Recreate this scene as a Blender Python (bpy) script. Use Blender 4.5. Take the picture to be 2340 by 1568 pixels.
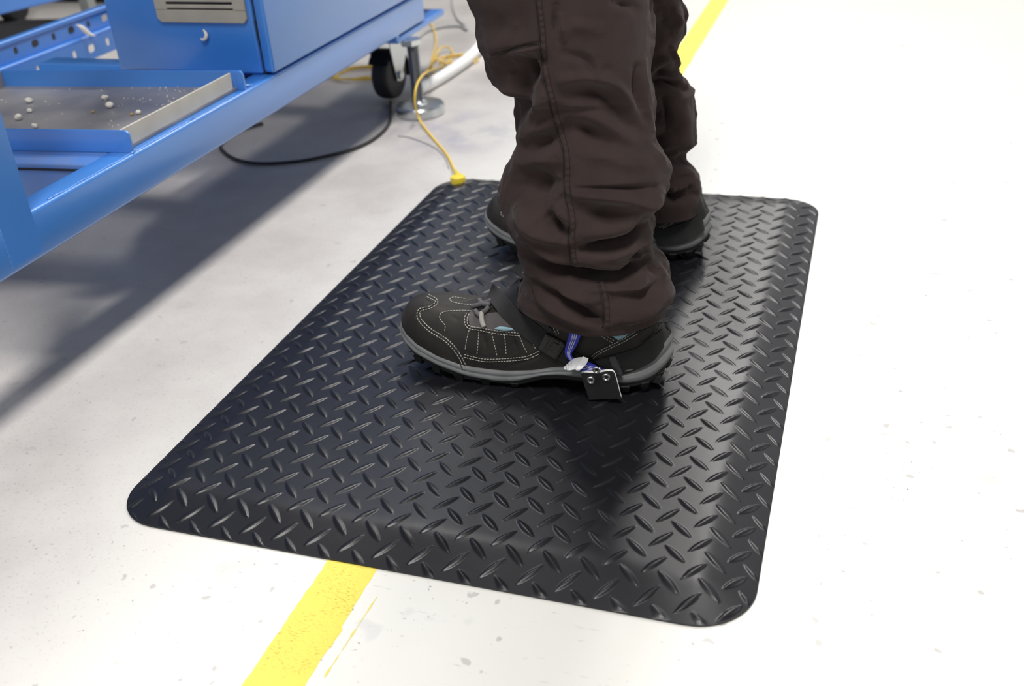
import bpy, bmesh, math, random
import numpy as np
from mathutils import Vector, Matrix, noise
from mathutils.bvhtree import BVHTree
random.seed(4)
for o in list(bpy.data.objects): bpy.data.objects.remove(o)
S = bpy.context.scene
COL = S.collection

# ---------------------------------------------------------------- camera
IMW, IMH, FPX = 2340.0, 1568.0, 2362.02
CAM = np.array([0.63483, -0.60079, 0.60718])
ROT = np.array([[0.95061789, 0.3050714, -0.05707066],
                [0.10463983, -0.48815465, -0.86646151],
                [-0.29219194, 0.81770195, -0.49597117]])   # rows: right, down, forward
cd = bpy.data.cameras.new('camera'); cam = bpy.data.objects.new('camera', cd); COL.objects.link(cam)
cd.sensor_width = 36; cd.lens = 36 * FPX / IMW; cd.clip_start = 0.02
M = Matrix.Identity(4)
for i in range(3):
    M[i][0] = ROT[0][i]; M[i][1] = -ROT[1][i]; M[i][2] = -ROT[2][i]; M[i][3] = CAM[i]
cam.matrix_world = M
cd.dof.use_dof = True; cd.dof.focus_distance = 1.03; cd.dof.aperture_fstop = 6.0
S.camera = cam

# ---------------------------------------------------------------- light
w = bpy.data.worlds.new('hall'); S.world = w; w.use_nodes = True
w.node_tree.nodes['Background'].inputs[0].default_value = (0.95, 0.97, 1.0, 1)
w.node_tree.nodes['Background'].inputs[1].default_value = 0.235
def area(name, loc, size, sizey, energy, target, color=(1, 1, 1)):
    l = bpy.data.lights.new(name, 'AREA'); l.shape = 'RECTANGLE'; l.size = size; l.size_y = sizey
    l.energy = energy; l.color = color
    o = bpy.data.objects.new(name, l); COL.objects.link(o); o.location = loc
    o.rotation_euler = (Vector(target) - Vector(loc)).to_track_quat('-Z', 'Y').to_euler(); return o
area('ceiling_lamp_main', (0.32, 2.2, 3.6), 0.30, 0.9, 170, (0.3, 0.5, 0), (1, .975, .94))
area('near_fill_lamp', (0.62, -1.2, 3.6), 0.35, 1.2, 215, (0.7, -.7, 0), (1, .975, .94))  # unseen fill added behind the camera against the person's shadow
area('ceiling_lamp_far', (0.25, 5.0, 3.6), 0.30, 1.4, 92, (0.3, 2.5, 0), (1, .975, .94))
area('ceiling_lamp_rear', (0.15, 7.8, 3.6), 0.30, 1.4, 80, (0.3, 3.5, 0), (1, .975, .94))
area('ceiling_lamp_left', (-1.4, 2.7, 3.6), 0.3, 0.9, 75, (-1.0, 2.0, 0), (1, .975, .94))
area('front_fill', (-1.2, -5.0, 2.3), 4.0, 2.0, 95, (-.3, .7, .2), (.96, .98, 1))  # unseen fill added behind the camera, lifts the faces turned towards it
area('side_fill', (6.0, 2.5, 2.4), 4.0, 2.2, 130, (0, 1.2, .3), (.97, .98, 1))  # unseen fill added on the right to brighten door and beam
area('back_right_fill', (3.0, 8.0, 2.9), 5.0, 2.4, 60, (0.6, 0.4, 0), (.97, .98, 1))  # unseen broad light added at back right to whiten the blue faces
S.view_settings.view_transform = 'Standard'; S.view_settings.look = 'None'
S.view_settings.exposure = -0.99; S.view_settings.gamma = 1.0; S.view_settings.use_curve_mapping = False

# ---------------------------------------------------------------- picking helpers (pixel -> point on a real plane)
def ray(x, y):
    return ROT.T @ np.array([(x - IMW / 2) / FPX, (y - IMH / 2) / FPX, 1.0])
def onp(x, y, axis, v):
    d = ray(x, y); t = (v - CAM[axis]) / d[axis]; return CAM + t * d
def fl(x, y, z=0.0): return onp(x, y, 2, z)
def to_px(P):
    q = (P - CAM) @ ROT.T
    return np.stack([FPX * q[:, 0] / q[:, 2] + IMW / 2, FPX * q[:, 1] / q[:, 2] + IMH / 2], 1)

# ---------------------------------------------------------------- materials
def mat(name, col, rough=.5, metal=0, spec=.5, bump=None, noise_col=None, nscale=30, coat=0, sheen=0):
    m = bpy.data.materials.new(name); m.use_nodes = True
    nt = m.node_tree; b = nt.nodes['Principled BSDF']
    b.inputs['Base Color'].default_value = (*col, 1); b.inputs['Roughness'].default_value = rough
    b.inputs['Metallic'].default_value = metal; b.inputs['Specular IOR Level'].default_value = spec
    b.inputs['Coat Weight'].default_value = coat; b.inputs['Coat Roughness'].default_value = .22; b.inputs['Coat IOR'].default_value = 1.7
    b.inputs['Sheen Weight'].default_value = sheen
    tc = nt.nodes.new('ShaderNodeTexCoord')
    if noise_col:
        n = nt.nodes.new('ShaderNodeTexNoise'); n.inputs['Scale'].default_value = nscale; n.inputs['Detail'].default_value = 6
        nt.links.new(tc.outputs['Object'], n.inputs['Vector'])
        r = nt.nodes.new('ShaderNodeValToRGB'); r.color_ramp.elements[0].position = .38; r.color_ramp.elements[1].position = .68
        r.color_ramp.elements[0].color = (*col, 1); r.color_ramp.elements[1].color = (*noise_col, 1)
        nt.links.new(n.outputs['Fac'], r.inputs[0]); nt.links.new(r.outputs[0], b.inputs['Base Color'])
    if bump:
        n = nt.nodes.new('ShaderNodeTexNoise'); n.inputs['Scale'].default_value = bump[0]; n.inputs['Detail'].default_value = 4
        nt.links.new(tc.outputs['Object'], n.inputs['Vector'])
        bp = nt.nodes.new('ShaderNodeBump'); bp.inputs['Strength'].default_value = bump[1]; bp.inputs['Distance'].default_value = bump[2]
        nt.links.new(n.outputs['Fac'], bp.inputs['Height']); nt.links.new(bp.outputs[0], b.inputs['Normal'])
    return m
def nodes_of(m): return m.node_tree.nodes, m.node_tree.links, m.node_tree.nodes['Principled BSDF']

BLUE = mat('blue_enamel', (.045, .225, .68), .34, spec=.5, bump=(700, .12, .0004), noise_col=(.05, .24, .70), nscale=6, coat=.85)
BLUED = mat('blue_enamel_scuffed', (.075, .21, .58), .42, noise_col=(.11, .21, .50), nscale=28, coat=.3, bump=(300, .15, .0005))
BLACKRUB = mat('black_rubber', (.02, .02, .022), .6, bump=(180, .3, .0006))
ZINC = mat('zinc_plated_steel', (.60, .63, .64), .3, metal=1, bump=(90, .15, .0006))
STEEL = mat('bare_steel', (.23, .23, .27), .45, metal=.4, noise_col=(.40, .38, .38), nscale=9, bump=(120, .1, .0004))
BEIGE = mat('beige_grey_paint', (.42, .39, .33), .5, noise_col=(.36, .33, .28), nscale=22)
DARK = mat('dark_gap', (.012, .013, .02), .8)  # near-black colour in place of the shade inside gaps and holes
RED = mat('red_plastic', (.55, .06, .02), .4)
YELL = mat('yellow_cable_jacket', (.90, .60, .07), .4)
YELP = mat('yellow_snap_plastic', (.85, .65, .05), .35)
BLACKCAB = mat('black_cable_jacket', (.02, .02, .022), .5)
GREYCAB = mat('pale_grey_cable', (.42, .42, .42), .5)
WHITE = mat('white_plastic', (.88, .88, .87), .65)
CHIP = mat('white_foam_crumb', (.78, .74, .66), .8, bump=(400, .5, .001))
OCHRE = mat('ochre_crumb', (.45, .28, .08), .8)
LEATHER = mat('dark_nubuck_leather', (.014, .012, .010), .6, spec=.35, bump=(350, .35, .0006), noise_col=(.026, .022, .018), nscale=35)
LEATH2 = mat('black_heel_leather', (.012, .012, .012), .6, spec=.4, bump=(600, .4, .0005))
MESHG = mat('grey_mesh_tongue', (.10, .088, .09), .8, bump=(1500, .8, .0008))
MIDS = mat('grey_midsole_foam', (.19, .195, .195), .55, bump=(260, .35, .0008), noise_col=(.15, .155, .155), nscale=60)
OUTS = mat('black_outsole_rubber', (.014, .014, .014), .65, bump=(200, .4, .0008))
THREAD = mat('pale_thread', (.52, .50, .45), .7)
THREADD = mat('dark_brown_thread', (.018, .012, .011), .8)
LINING = mat('pale_blue_lining', (.26, .42, .48), .75, bump=(900, .4, .0006))
WEB = mat('black_webbing', (.012, .012, .012), .75, bump=(1400, .9, .0006))
BUCK = mat('black_buckle_plastic', (.015, .015, .016), .38)
LACE = mat('pale_lace', (.38, .37, .33), .8, bump=(1600, .9, .0008))
LACED = mat('grey_lace', (.11, .105, .11), .8, bump=(1600, .9, .0008))
SILVER = mat('silver_eyelet', (.72, .70, .66), .25, metal=1)
FLAPB = mat('black_flap_rubber', (.018, .018, .02), .5, bump=(300, .2, .0004))

# floor: painted concrete with specks and scuffs
FLOOR = mat('white_floor_paint', (.80, .79, .76), .33, spec=.45)
n_, l_, b_ = nodes_of(FLOOR)
tc = n_.new('ShaderNodeTexCoord')
def nz(scale, det, vec=None, rough=.6):
    n = n_.new('ShaderNodeTexNoise'); n.inputs['Scale'].default_value = scale; n.inputs['Detail'].default_value = det
    n.inputs['Roughness'].default_value = rough; l_.new(vec or tc.outputs['Object'], n.inputs['Vector']); return n.outputs['Fac']
def ramp(inp, p0, p1, c0, c1):
    r = n_.new('ShaderNodeValToRGB'); r.color_ramp.elements[0].position = p0; r.color_ramp.elements[1].position = p1
    r.color_ramp.elements[0].color = c0; r.color_ramp.elements[1].color = c1; l_.new(inp, r.inputs[0]); return r.outputs[0]
def mixc(f, a, b2):
    m = n_.new('ShaderNodeMix'); m.data_type = 'RGBA'; l_.new(f, m.inputs[0])
    for s, v in ((6, a), (7, b2)):
        if isinstance(v, tuple): m.inputs[s].default_value = v
        else: l_.new(v, m.inputs[s])
    return m.outputs[2]
base = ramp(nz(2.2, 5), .3, .7, (.80, .785, .735, 1), (.84, .83, .785, 1))
specks = ramp(nz(130, 3, rough=.7), .655, .70, (0, 0, 0, 1), (1, 1, 1, 1))
sgate = ramp(nz(5, 4), .47, .62, (0, 0, 0, 1), (1, 1, 1, 1))
mm = n_.new('ShaderNodeMath'); mm.operation = 'MULTIPLY'; l_.new(specks, mm.inputs[0]); l_.new(sgate, mm.inputs[1])
c1 = mixc(mm.outputs[0], base, (.22, .19, .19, 1))
mp = n_.new('ShaderNodeMapping'); mp.inputs['Rotation'].default_value = (0, 0, .9); mp.inputs['Scale'].default_value = (1, 9, 1)
l_.new(tc.outputs['Object'], mp.inputs[0])
scr = ramp(nz(26, 4, mp.outputs[0], .75), .655, .70, (0, 0, 0, 1), (.5, .5, .5, 1))
c2 = mixc(scr, c1, (.38, .34, .34, 1))
chip = ramp(nz(55, 2, rough=.45), .705, .712, (0, 0, 0, 1), (.6, .6, .6, 1))
c2 = mixc(chip, c2, (.42, .40, .40, 1))
blot = ramp(nz(9, 3), .66, .69, (0, 0, 0, 1), (.22, .22, .22, 1))
c3 = mixc(blot, c2, (.45, .44, .50, 1))
# grime that collected along the machine (its tone also stands for the dimmer light there, strip from x=-0.55 to 0.05)
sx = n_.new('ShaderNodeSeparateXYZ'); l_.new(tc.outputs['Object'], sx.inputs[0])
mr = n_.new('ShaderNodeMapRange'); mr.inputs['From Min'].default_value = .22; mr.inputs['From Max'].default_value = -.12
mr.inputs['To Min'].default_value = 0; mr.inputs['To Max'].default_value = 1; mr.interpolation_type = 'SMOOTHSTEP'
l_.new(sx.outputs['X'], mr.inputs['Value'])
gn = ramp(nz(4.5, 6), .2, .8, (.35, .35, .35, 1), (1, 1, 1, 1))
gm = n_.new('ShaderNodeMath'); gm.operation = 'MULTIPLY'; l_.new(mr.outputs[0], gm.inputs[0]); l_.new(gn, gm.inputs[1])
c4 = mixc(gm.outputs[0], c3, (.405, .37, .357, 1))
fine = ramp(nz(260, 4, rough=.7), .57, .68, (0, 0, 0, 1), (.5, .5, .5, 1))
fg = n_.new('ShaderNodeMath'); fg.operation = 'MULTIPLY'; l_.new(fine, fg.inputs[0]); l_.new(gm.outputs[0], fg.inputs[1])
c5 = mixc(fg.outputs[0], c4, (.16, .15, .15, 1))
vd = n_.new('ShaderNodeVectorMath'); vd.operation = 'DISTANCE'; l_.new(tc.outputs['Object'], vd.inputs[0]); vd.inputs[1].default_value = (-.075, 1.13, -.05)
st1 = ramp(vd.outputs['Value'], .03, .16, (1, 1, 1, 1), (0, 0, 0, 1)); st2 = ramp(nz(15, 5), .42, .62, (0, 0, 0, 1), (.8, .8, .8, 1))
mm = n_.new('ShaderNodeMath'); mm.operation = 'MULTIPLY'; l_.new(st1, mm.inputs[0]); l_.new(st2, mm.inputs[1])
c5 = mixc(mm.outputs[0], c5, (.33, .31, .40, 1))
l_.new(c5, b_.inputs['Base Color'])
bp = n_.new('ShaderNodeBump'); bp.inputs['Strength'].default_value = .12; bp.inputs['Distance'].default_value = .001
l_.new(nz(60, 4), bp.inputs['Height']); l_.new(bp.outputs[0], b_.inputs['Normal'])

# yellow floor line paint
YLINE = mat('yellow_line_paint', (.95, .80, .10), .5, spec=.4)
n_, l_, b_ = nodes_of(YLINE); tc = n_.new('ShaderNodeTexCoord')
mp = n_.new('ShaderNodeMapping'); mp.inputs['Scale'].default_value = (1, 3.2, 1); l_.new(tc.outputs['Object'], mp.inputs[0])
ms = ramp(nz(230, 4, mp.outputs[0], .8), .54, .60, (0, 0, 0, 1), (.85, .85, .85, 1))
mg = ramp(nz(16, 3), .40, .58, (0, 0, 0, 1), (1, 1, 1, 1))
mm = n_.new('ShaderNodeMath'); mm.operation = 'MULTIPLY'; l_.new(ms, mm.inputs[0]); l_.new(mg, mm.inputs[1])
l_.new(mixc(mm.outputs[0], (.93, .79, .13, 1), (.50, .30, .05, 1)), b_.inputs['Base Color'])

# mat rubber
MATR = mat('black_vinyl_mat', (.009, .009, .012), .40, spec=.5)
n_, l_, b_ = nodes_of(MATR); tc = n_.new('ShaderNodeTexCoord')
dust = ramp(nz(900, 2), .70, .74, (0, 0, 0, 1), (.35, .35, .35, 1))
dg = ramp(nz(14, 3), .45, .65, (0, 0, 0, 1), (1, 1, 1, 1))
mm = n_.new('ShaderNodeMath'); mm.operation = 'MULTIPLY'; l_.new(dust, mm.inputs[0]); l_.new(dg, mm.inputs[1])
l_.new(mixc(mm.outputs[0], (.009, .009, .012, 1), (.14, .13, .12, 1)), b_.inputs['Base Color'])
r = n_.new('ShaderNodeMapRange'); l_.new(nz(7, 5), r.inputs['Value']); r.inputs['To Min'].default_value = .31; r.inputs['To Max'].default_value = .42
l_.new(r.outputs[0], b_.inputs['Roughness'])
bp = n_.new('ShaderNodeBump'); bp.inputs['Strength'].default_value = .15; bp.inputs['Distance'].default_value = .0004
l_.new(nz(700, 3), bp.inputs['Height']); l_.new(bp.outputs[0], b_.inputs['Normal'])

# trouser cotton
CLOTH = mat('dark_brown_cotton', (.042, .027, .025), .9, spec=.2, sheen=.06)
n_, l_, b_ = nodes_of(CLOTH); tc = n_.new('ShaderNodeTexCoord')
l_.new(ramp(nz(18, 6), .3, .7, (.036, .0235, .022, 1), (.050, .034, .0315, 1)), b_.inputs['Base Color'])
b_.inputs['Sheen Roughness'].default_value = .5
mp = n_.new('ShaderNodeMapping'); mp.inputs['Rotation'].default_value = (0, .8, 0); l_.new(tc.outputs['Object'], mp.inputs[0])
wv = n_.new('ShaderNodeTexWave'); wv.inputs['Scale'].default_value = 420; l_.new(mp.outputs[0], wv.inputs[0])
bp = n_.new('ShaderNodeBump'); bp.inputs['Strength'].default_value = .10; bp.inputs['Distance'].default_value = .0003
l_.new(wv.outputs[1], bp.inputs['Height'])
bp2 = n_.new('ShaderNodeBump'); bp2.inputs['Strength'].default_value = .35; bp2.inputs['Distance'].default_value = .002
l_.new(nz(60, 5), bp2.inputs['Height']); l_.new(bp.outputs[0], bp2.inputs['Normal']); l_.new(bp2.outputs[0], b_.inputs['Normal'])

# striped ribbon (uses UV: u along, v across)
def stripe_mat():
    m = mat('blue_striped_tape', (.02, .03, .45), .6)
    global n_, l_, b_
    n_, l_, b_ = nodes_of(m)
    uv = n_.new('ShaderNodeUVMap'); s = n_.new('ShaderNodeSeparateXYZ'); l_.new(uv.outputs[0], s.inputs[0])
    # three zig-zag white threads
    wob = n_.new('ShaderNodeMath'); wob.operation = 'SINE'; k = n_.new('ShaderNodeMath'); k.operation = 'MULTIPLY'; k.inputs[1].default_value = 130
    l_.new(s.outputs['X'], k.inputs[0]); l_.new(k.outputs[0], wob.inputs[0])
    k2 = n_.new('ShaderNodeMath'); k2.operation = 'MULTIPLY_ADD'; k2.inputs[1].default_value = .018; l_.new(wob.outputs[0], k2.inputs[0]); l_.new(s.outputs['Y'], k2.inputs[2])
    tot = None
    for c in (.33, .5, .67):
        d = n_.new('ShaderNodeMath'); d.operation = 'SUBTRACT'; l_.new(k2.outputs[0], d.inputs[0]); d.inputs[1].default_value = c
        a = n_.new('ShaderNodeMath'); a.operation = 'ABSOLUTE'; l_.new(d.outputs[0], a.inputs[0])
        t = n_.new('ShaderNodeMath'); t.operation = 'LESS_THAN'; t.inputs[1].default_value = .035; l_.new(a.outputs[0], t.inputs[0])
        if tot is None: tot = t
        else:
            x = n_.new('ShaderNodeMath'); x.operation = 'MAXIMUM'; l_.new(tot.outputs[0], x.inputs[0]); l_.new(t.outputs[0], x.inputs[1]); tot = x
    l_.new(mixc(tot.outputs[0], (.028, .04, .50, 1), (.75, .75, .78, 1)), b_.inputs['Base Color'])
    return m
TAPE = stripe_mat()
TAG = mat('white_tag', (.72, .72, .73), .6)
n_, l_, b_ = nodes_of(TAG)
uv = n_.new('ShaderNodeUVMap'); mp = n_.new('ShaderNodeMapping'); mp.inputs['Scale'].default_value = (22, 34, 1); l_.new(uv.outputs[0], mp.inputs[0])
tn = n_.new('ShaderNodeTexNoise'); tn.inputs['Scale'].default_value = 1; l_.new(mp.outputs[0], tn.inputs['Vector'])
s_ = n_.new('ShaderNodeSeparateXYZ'); l_.new(uv.outputs[0], s_.inputs[0])
rows_ = n_.new('ShaderNodeValToRGB'); cr = rows_.color_ramp; cr.interpolation = 'CONSTANT'
cr.elements[0].position = 0; cr.elements[0].color = (0, 0, 0, 1); cr.elements[1].position = .10; cr.elements[1].color = (1, 1, 1, 1)
for pos, val in ((.17, 0), (.27, .9), (.33, 0), (.43, .6), (.49, 0)):
    e = cr.elements.new(pos); e.color = (val, val, val, 1)
l_.new(s_.outputs['X'], rows_.inputs[0])
mm = n_.new('ShaderNodeMath'); mm.operation = 'MULTIPLY'; l_.new(ramp(tn.outputs['Fac'], .48, .52, (0, 0, 0, 1), (.85, .85, .85, 1)), mm.inputs[0]); l_.new(rows_.outputs[0], mm.inputs[1])
l_.new(mixc(mm.outputs[0], (.72, .72, .73, 1), (.10, .10, .14, 1)), b_.inputs['Base Color'])

# ---------------------------------------------------------------- mesh helpers
def tag(o, label=None, cat=None, group=None, kind=None):
    if label: o['label'] = label
    if cat: o['category'] = cat
    if group: o['group'] = group
    if kind: o['kind'] = kind
    return o
def thing(name, loc, label, cat, group=None):
    o = bpy.data.objects.new(name, None); COL.objects.link(o); o.location = loc; o.empty_display_size = .05
    tag(o, label, cat, group); return o
def world_loc(o):
    v = Vector(o.location); p = o.parent
    while p: v += Vector(p.location); p = p.parent
    return v
def link(name, me, m, parent=None, smooth=False):
    """vertices arrive in world space; they are rebased on the parent"""
    if parent:
        off = world_loc(parent); me.transform(Matrix.Translation(-off))
    for mt in (m if isinstance(m, (list, tuple)) else [m]): me.materials.append(mt)
    o = bpy.data.objects.new(name, me); COL.objects.link(o)
    if parent: o.parent = parent
    if smooth: me.polygons.foreach_set('use_smooth', [True] * len(me.polygons))
    me.update(); return o
def mesh_from(name, V, F, uvs=None):
    me = bpy.data.meshes.new(name); me.from_pydata([tuple(map(float, v)) for v in V], [], F); me.update()
    if uvs is not None:
        u = me.uv_layers.new(name='UVMap')
        for lp in me.loops: u.data[lp.index].uv = uvs[lp.vertex_index]
    return me
def fix_normals(me):
    bm = bmesh.new(); bm.from_mesh(me); bmesh.ops.recalc_face_normals(bm, faces=bm.faces); bm.to_mesh(me); bm.free(); return me
def grid_mesh(name, P, closed_u=False, uv=False):
    """P: (rows, cols, 3)"""
    R, C = P.shape[:2]; V = P.reshape(-1, 3)
    me = bpy.data.meshes.new(name)
    cc = C if closed_u else C - 1
    i = np.arange(R - 1)[:, None] * C; j = np.arange(cc)[None, :]; j2 = (j + 1) % C
    F = np.stack([i + j, i + j2, i + C + j2, i + C + j], -1).reshape(-1, 4)
    me.vertices.add(len(V)); me.vertices.foreach_set('co', V.astype(np.float32).ravel())
    me.loops.add(F.size); me.loops.foreach_set('vertex_index', F.astype(np.int32).ravel())
    me.polygons.add(len(F)); me.polygons.foreach_set('loop_start', np.arange(0, F.size, 4, dtype=np.int32))
    me.polygons.foreach_set('loop_total', np.full(len(F), 4, dtype=np.int32))
    me.update(calc_edges=True); me.validate(); return me
class Parts:
    """collects shapes of one part in one bmesh"""
    def __init__(s): s.bm = bmesh.new()
    def box(s, x0, x1, y0, y1, z0, z1, bev=.0, seg=2):
        b = bmesh.new(); bmesh.ops.create_cube(b, size=1)
        for v in b.verts: v.co = Vector(((x0 + x1) / 2 + v.co.x * (x1 - x0), (y0 + y1) / 2 + v.co.y * (y1 - y0), (z0 + z1) / 2 + v.co.z * (z1 - z0)))
        if bev: bmesh.ops.bevel(b, geom=b.edges[:], offset=bev, segments=seg, affect='EDGES', profile=.5)
        s.add(b); return s
    def add(s, b, mtx=None):
        if mtx: b.transform(mtx)
        me = bpy.data.meshes.new('t'); b.to_mesh(me); b.free(); s.bm.from_mesh(me); bpy.data.meshes.remove(me); return s
    def prism(s, pts, axis, a0, a1, bev=0):
        """pts: 2-D polygon in the plane orthogonal to axis"""
        b = bmesh.new()
        def mk(p, a):
            return {0: (a, p[0], p[1]), 1: (p[0], a, p[1]), 2: (p[0], p[1], a)}[axis]
        lo = [b.verts.new(mk(p, a0)) for p in pts]; hi = [b.verts.new(mk(p, a1)) for p in pts]
        b.faces.new(lo); b.faces.new(hi[::-1]); n = len(pts)
        for i in range(n): b.faces.new((lo[i], hi[i], hi[(i + 1) % n], lo[(i + 1) % n]))
        bmesh.ops.recalc_face_normals(b, faces=b.faces)
        if bev: bmesh.ops.bevel(b, geom=b.edges[:], offset=bev, segments=2, affect='EDGES')
        s.add(b); return s
    def lathe(s, prof, c, axis=2, n=48):
        b = bmesh.new(); rings = []
        for (r, h) in prof:
            ring = []
            for k in range(n):
                a = 2 * math.pi * k / n; u, v = r * math.cos(a), r * math.sin(a)
                p = {2: (u, v, h), 0: (h, u, v), 1: (u, h, v)}[axis]
                ring.append(b.verts.new((c[0] + p[0], c[1] + p[1], c[2] + p[2])))
            rings.append(ring)
        for a_, b2 in zip(rings, rings[1:]):
            for k in range(n): b.faces.new((a_[k], a_[(k + 1) % n], b2[(k + 1) % n], b2[k]))
        b.faces.new(rings[0][::-1]); b.faces.new(rings[-1])
        bmesh.ops.recalc_face_normals(b, faces=b.faces); s.add(b); return s
    def tube(s, pts, r, n=10, cap=True, smoothn=0):
        P = [Vector(tuple(map(float, p))) for p in pts]
        if smoothn: P = smooth_path(P, smoothn)
        b = bmesh.new(); rings = []; up = None
        rr = r if callable(r) else (lambda t: r)
        for i, p in enumerate(P):
            d = (P[min(i + 1, len(P) - 1)] - P[max(i - 1, 0)]).normalized()
            if up is None: up = d.orthogonal().normalized()
            up = (up - d * up.dot(d)).normalized(); sd = d.cross(up); R_ = rr(i / (len(P) - 1))
            rings.append([b.verts.new(p + (up * math.cos(2 * math.pi * k / n) + sd * math.sin(2 * math.pi * k / n)) * R_) for k in range(n)])
        for a_, b2 in zip(rings, rings[1:]):
            for k in range(n): b.faces.new((a_[k], a_[(k + 1) % n], b2[(k + 1) % n], b2[k]))
        if cap: b.faces.new(rings[0][::-1]); b.faces.new(rings[-1])
        bmesh.ops.recalc_face_normals(b, faces=b.faces); s.add(b); return s
    def build(s, name, m, parent=None, smooth=False, angle=None):
        me = bpy.data.meshes.new(name); s.bm.to_mesh(me); s.bm.free()
        o = link(name, me, m, parent, smooth)
        if angle is not None: me.set_sharp_from_angle(angle=angle)
        return o
def smooth_path(P, n):
    P = [Vector(tuple(map(float, p))) for p in P]; out = []
    Q = [P[0] * 2 - P[1]] + P + [P[-1] * 2 - P[-2]]
    for i in range(1, len(Q) - 2):
        for k in range(n):
            t = k / n; a, b, c, d = Q[i - 1], Q[i], Q[i + 1], Q[i + 2]
            out.append(.5 * ((2 * b) + (c - a) * t + (2 * a - 5 * b + 4 * c - d) * t * t + (3 * b - a - 3 * c + d) * t ** 3))
    out.append(P[-1]); return out
def dense(pl, step):
    """polyline in pixels -> evenly spaced smooth points"""
    P = smooth_path([Vector((p[0], p[1], p[2] if len(p) > 2 else 0)) for p in pl], 16)
    out = [P[0]]; acc = 0
    for a, b in zip(P, P[1:]):
        L = (b - a).length
        if L == 0: continue
        while acc + L >= step:
            a = a + (b - a) * ((step - acc) / L); L = (b - a).length; out.append(a.copy()); acc = 0
        acc += L
    return out

# ================================================================ SETTING
p = Parts(); p.box(-7, 7, -4, 9, -.1, 0); tag(p.build('floor', FLOOR), kind='structure')
# yellow painted line with ragged edge
V, F = [], []
ys = np.concatenate([np.arange(-.55, .02, .0022), np.arange(.02, 5.0, .02)])
for i, y in enumerate(ys):
    j = noise.noise((y * 110, 3, 0)) * .0009 + noise.noise((y * 22, 8, 0)) * .0011
    k = noise.noise((y * 60, 33, 0)) * .0016 + (.0015 if noise.noise((y * 30, 50, 0)) > .2 else 0)
    x0, x1 = .2352 + j, .2838 - .001 + k
    V += [(x0, y, 0), (x0, y, .0004), (x1, y, .0004), (x1, y, 0)]
    if i:
        a = 4 * (i - 1); b = 4 * i
        F += [(a, b, b + 1, a + 1), (a + 1, b + 1, b + 2, a + 2), (a + 2, b + 2, b + 3, a + 3)]
o = link('painted_floor_line', mesh_from('l', V, F), YLINE)
tag(o, 'straight yellow line painted on the white floor, running under the black mat', 'floor line')
V, F = [], []; prev = False
a_ = fl(866, 1358)[:2]; b_2 = fl(742, 1548)[:2]
for i in range(130):
    t = i / 129; c = a_ * (1 - t) + b_2 * t; wdt = max(0, .0013 * (noise.noise((t * 9, 5, 2)) + .42)) * (1 if t > .03 else 0)
    V += [(c[0] - wdt, c[1], .0003), (c[0] + wdt * .6, c[1], .0003)]
    if i and wdt > 0 and prev: F.append((2 * i - 2, 2 * i - 1, 2 * i + 1, 2 * i))
    prev = wdt > 0
o = link('paint_streak', mesh_from('s', V, F), YLINE)
tag(o, 'thin broken yellow paint streak on the floor beside the wide yellow line', 'paint streak')

# ================================================================ MAT
def build_mat():
    NX, NY = 640, 960; W_, L_, r = .6, .9, .052
    v = np.linspace(0, 1, NY); u = np.linspace(0, 1, NX)
    v = .5 - .5 * np.cos(np.pi * v) if False else v
    # denser rows at the corners
    y = v * L_
    def inset(y):
        d = np.minimum(y, L_ - y); q = np.clip((r - d) / r, 0, 1); return r - r * np.sqrt(np.clip(1 - q * q, 0, 1))
    ins = inset(y)[:, None]
    X = ins + u[None, :] * (W_ - 2 * ins); Y = np.repeat(y[:, None], NX, 1)
    # distance to the rounded border
    qx = np.abs(X - W_ / 2) - (W_ / 2 - r); qy = np.abs(Y - L_ / 2) - (L_ / 2 - r)
    sd = np.hypot(np.maximum(qx, 0), np.maximum(qy, 0)) + np.minimum(np.maximum(qx, qy), 0) - r
    d = np.clip(-sd, 0, 1)
    wb = .046
    t = d / wb
    Z = .0018 + .0112 * (t - np.logaddexp(0, (t - 1) * 14) / 14)
    Z += .0005 * np.sin(X * 19 + 1.0) * np.sin(Y * 13 + .4) * np.clip(t, 0, 1)
    Z += .0004 * np.sin(X * 43 + Y * 17) * np.clip(t - .3, 0, 1)
    # lugs on two interleaved lattices
    px_, py_ = .0332, .0324
    H = np.zeros_like(X)
    for (ox, oy, ang) in ((.0502, .0515, math.radians(53)), (.0648, .0353, math.radians(-43))):
        i = np.round((X - ox) / px_); j = np.round((Y - oy) / py_)
        for di in (-1, 0, 1):
            for dj in (-1, 0, 1):
                cx = ox + (i + di) * px_; cy = oy + (j + dj) * py_
                dx, dy = X - cx, Y - cy
                a = dx * math.cos(ang) + dy * math.sin(ang); b = -dx * math.sin(ang) + dy * math.cos(ang)
                hl, hw = .0143, .0031
                q = np.clip(1 - (a / hl) ** 2, 0, 1); w_ = hw * q + 1e-6
                s = np.clip(1 - (b / w_) ** 2, 0, 1)
                H = np.maximum(H, np.where(q > 0, .0015 * np.sqrt(q) * s ** .8, 0))
    Z += H * np.clip(d / .004, 0, 1)
    P = np.stack([X, Y, Z], -1)
    # rubber skirt down to the floor on all four sides
    bot = P[0:1].copy(); bot[..., 2] = .0006; top = P[-1:].copy(); top[..., 2] = .0006
    P = np.concatenate([bot, P, top], 0)
    l = P[:, 0:1].copy(); l[..., 2] = .0006; rr = P[:, -1:].copy(); rr[..., 2] = .0006
    P = np.concatenate([l, P, rr], 1)
    me = grid_mesh('mat', P)
    o = link('anti_fatigue_mat', me, MATR, None, True); me.set_sharp_from_angle(angle=math.radians(38))
    tag(o, 'black rubber mat with raised diamond tread lying under both shoes of the person', 'mat')
build_mat()
MZ = .0135   # walking surface

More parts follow.
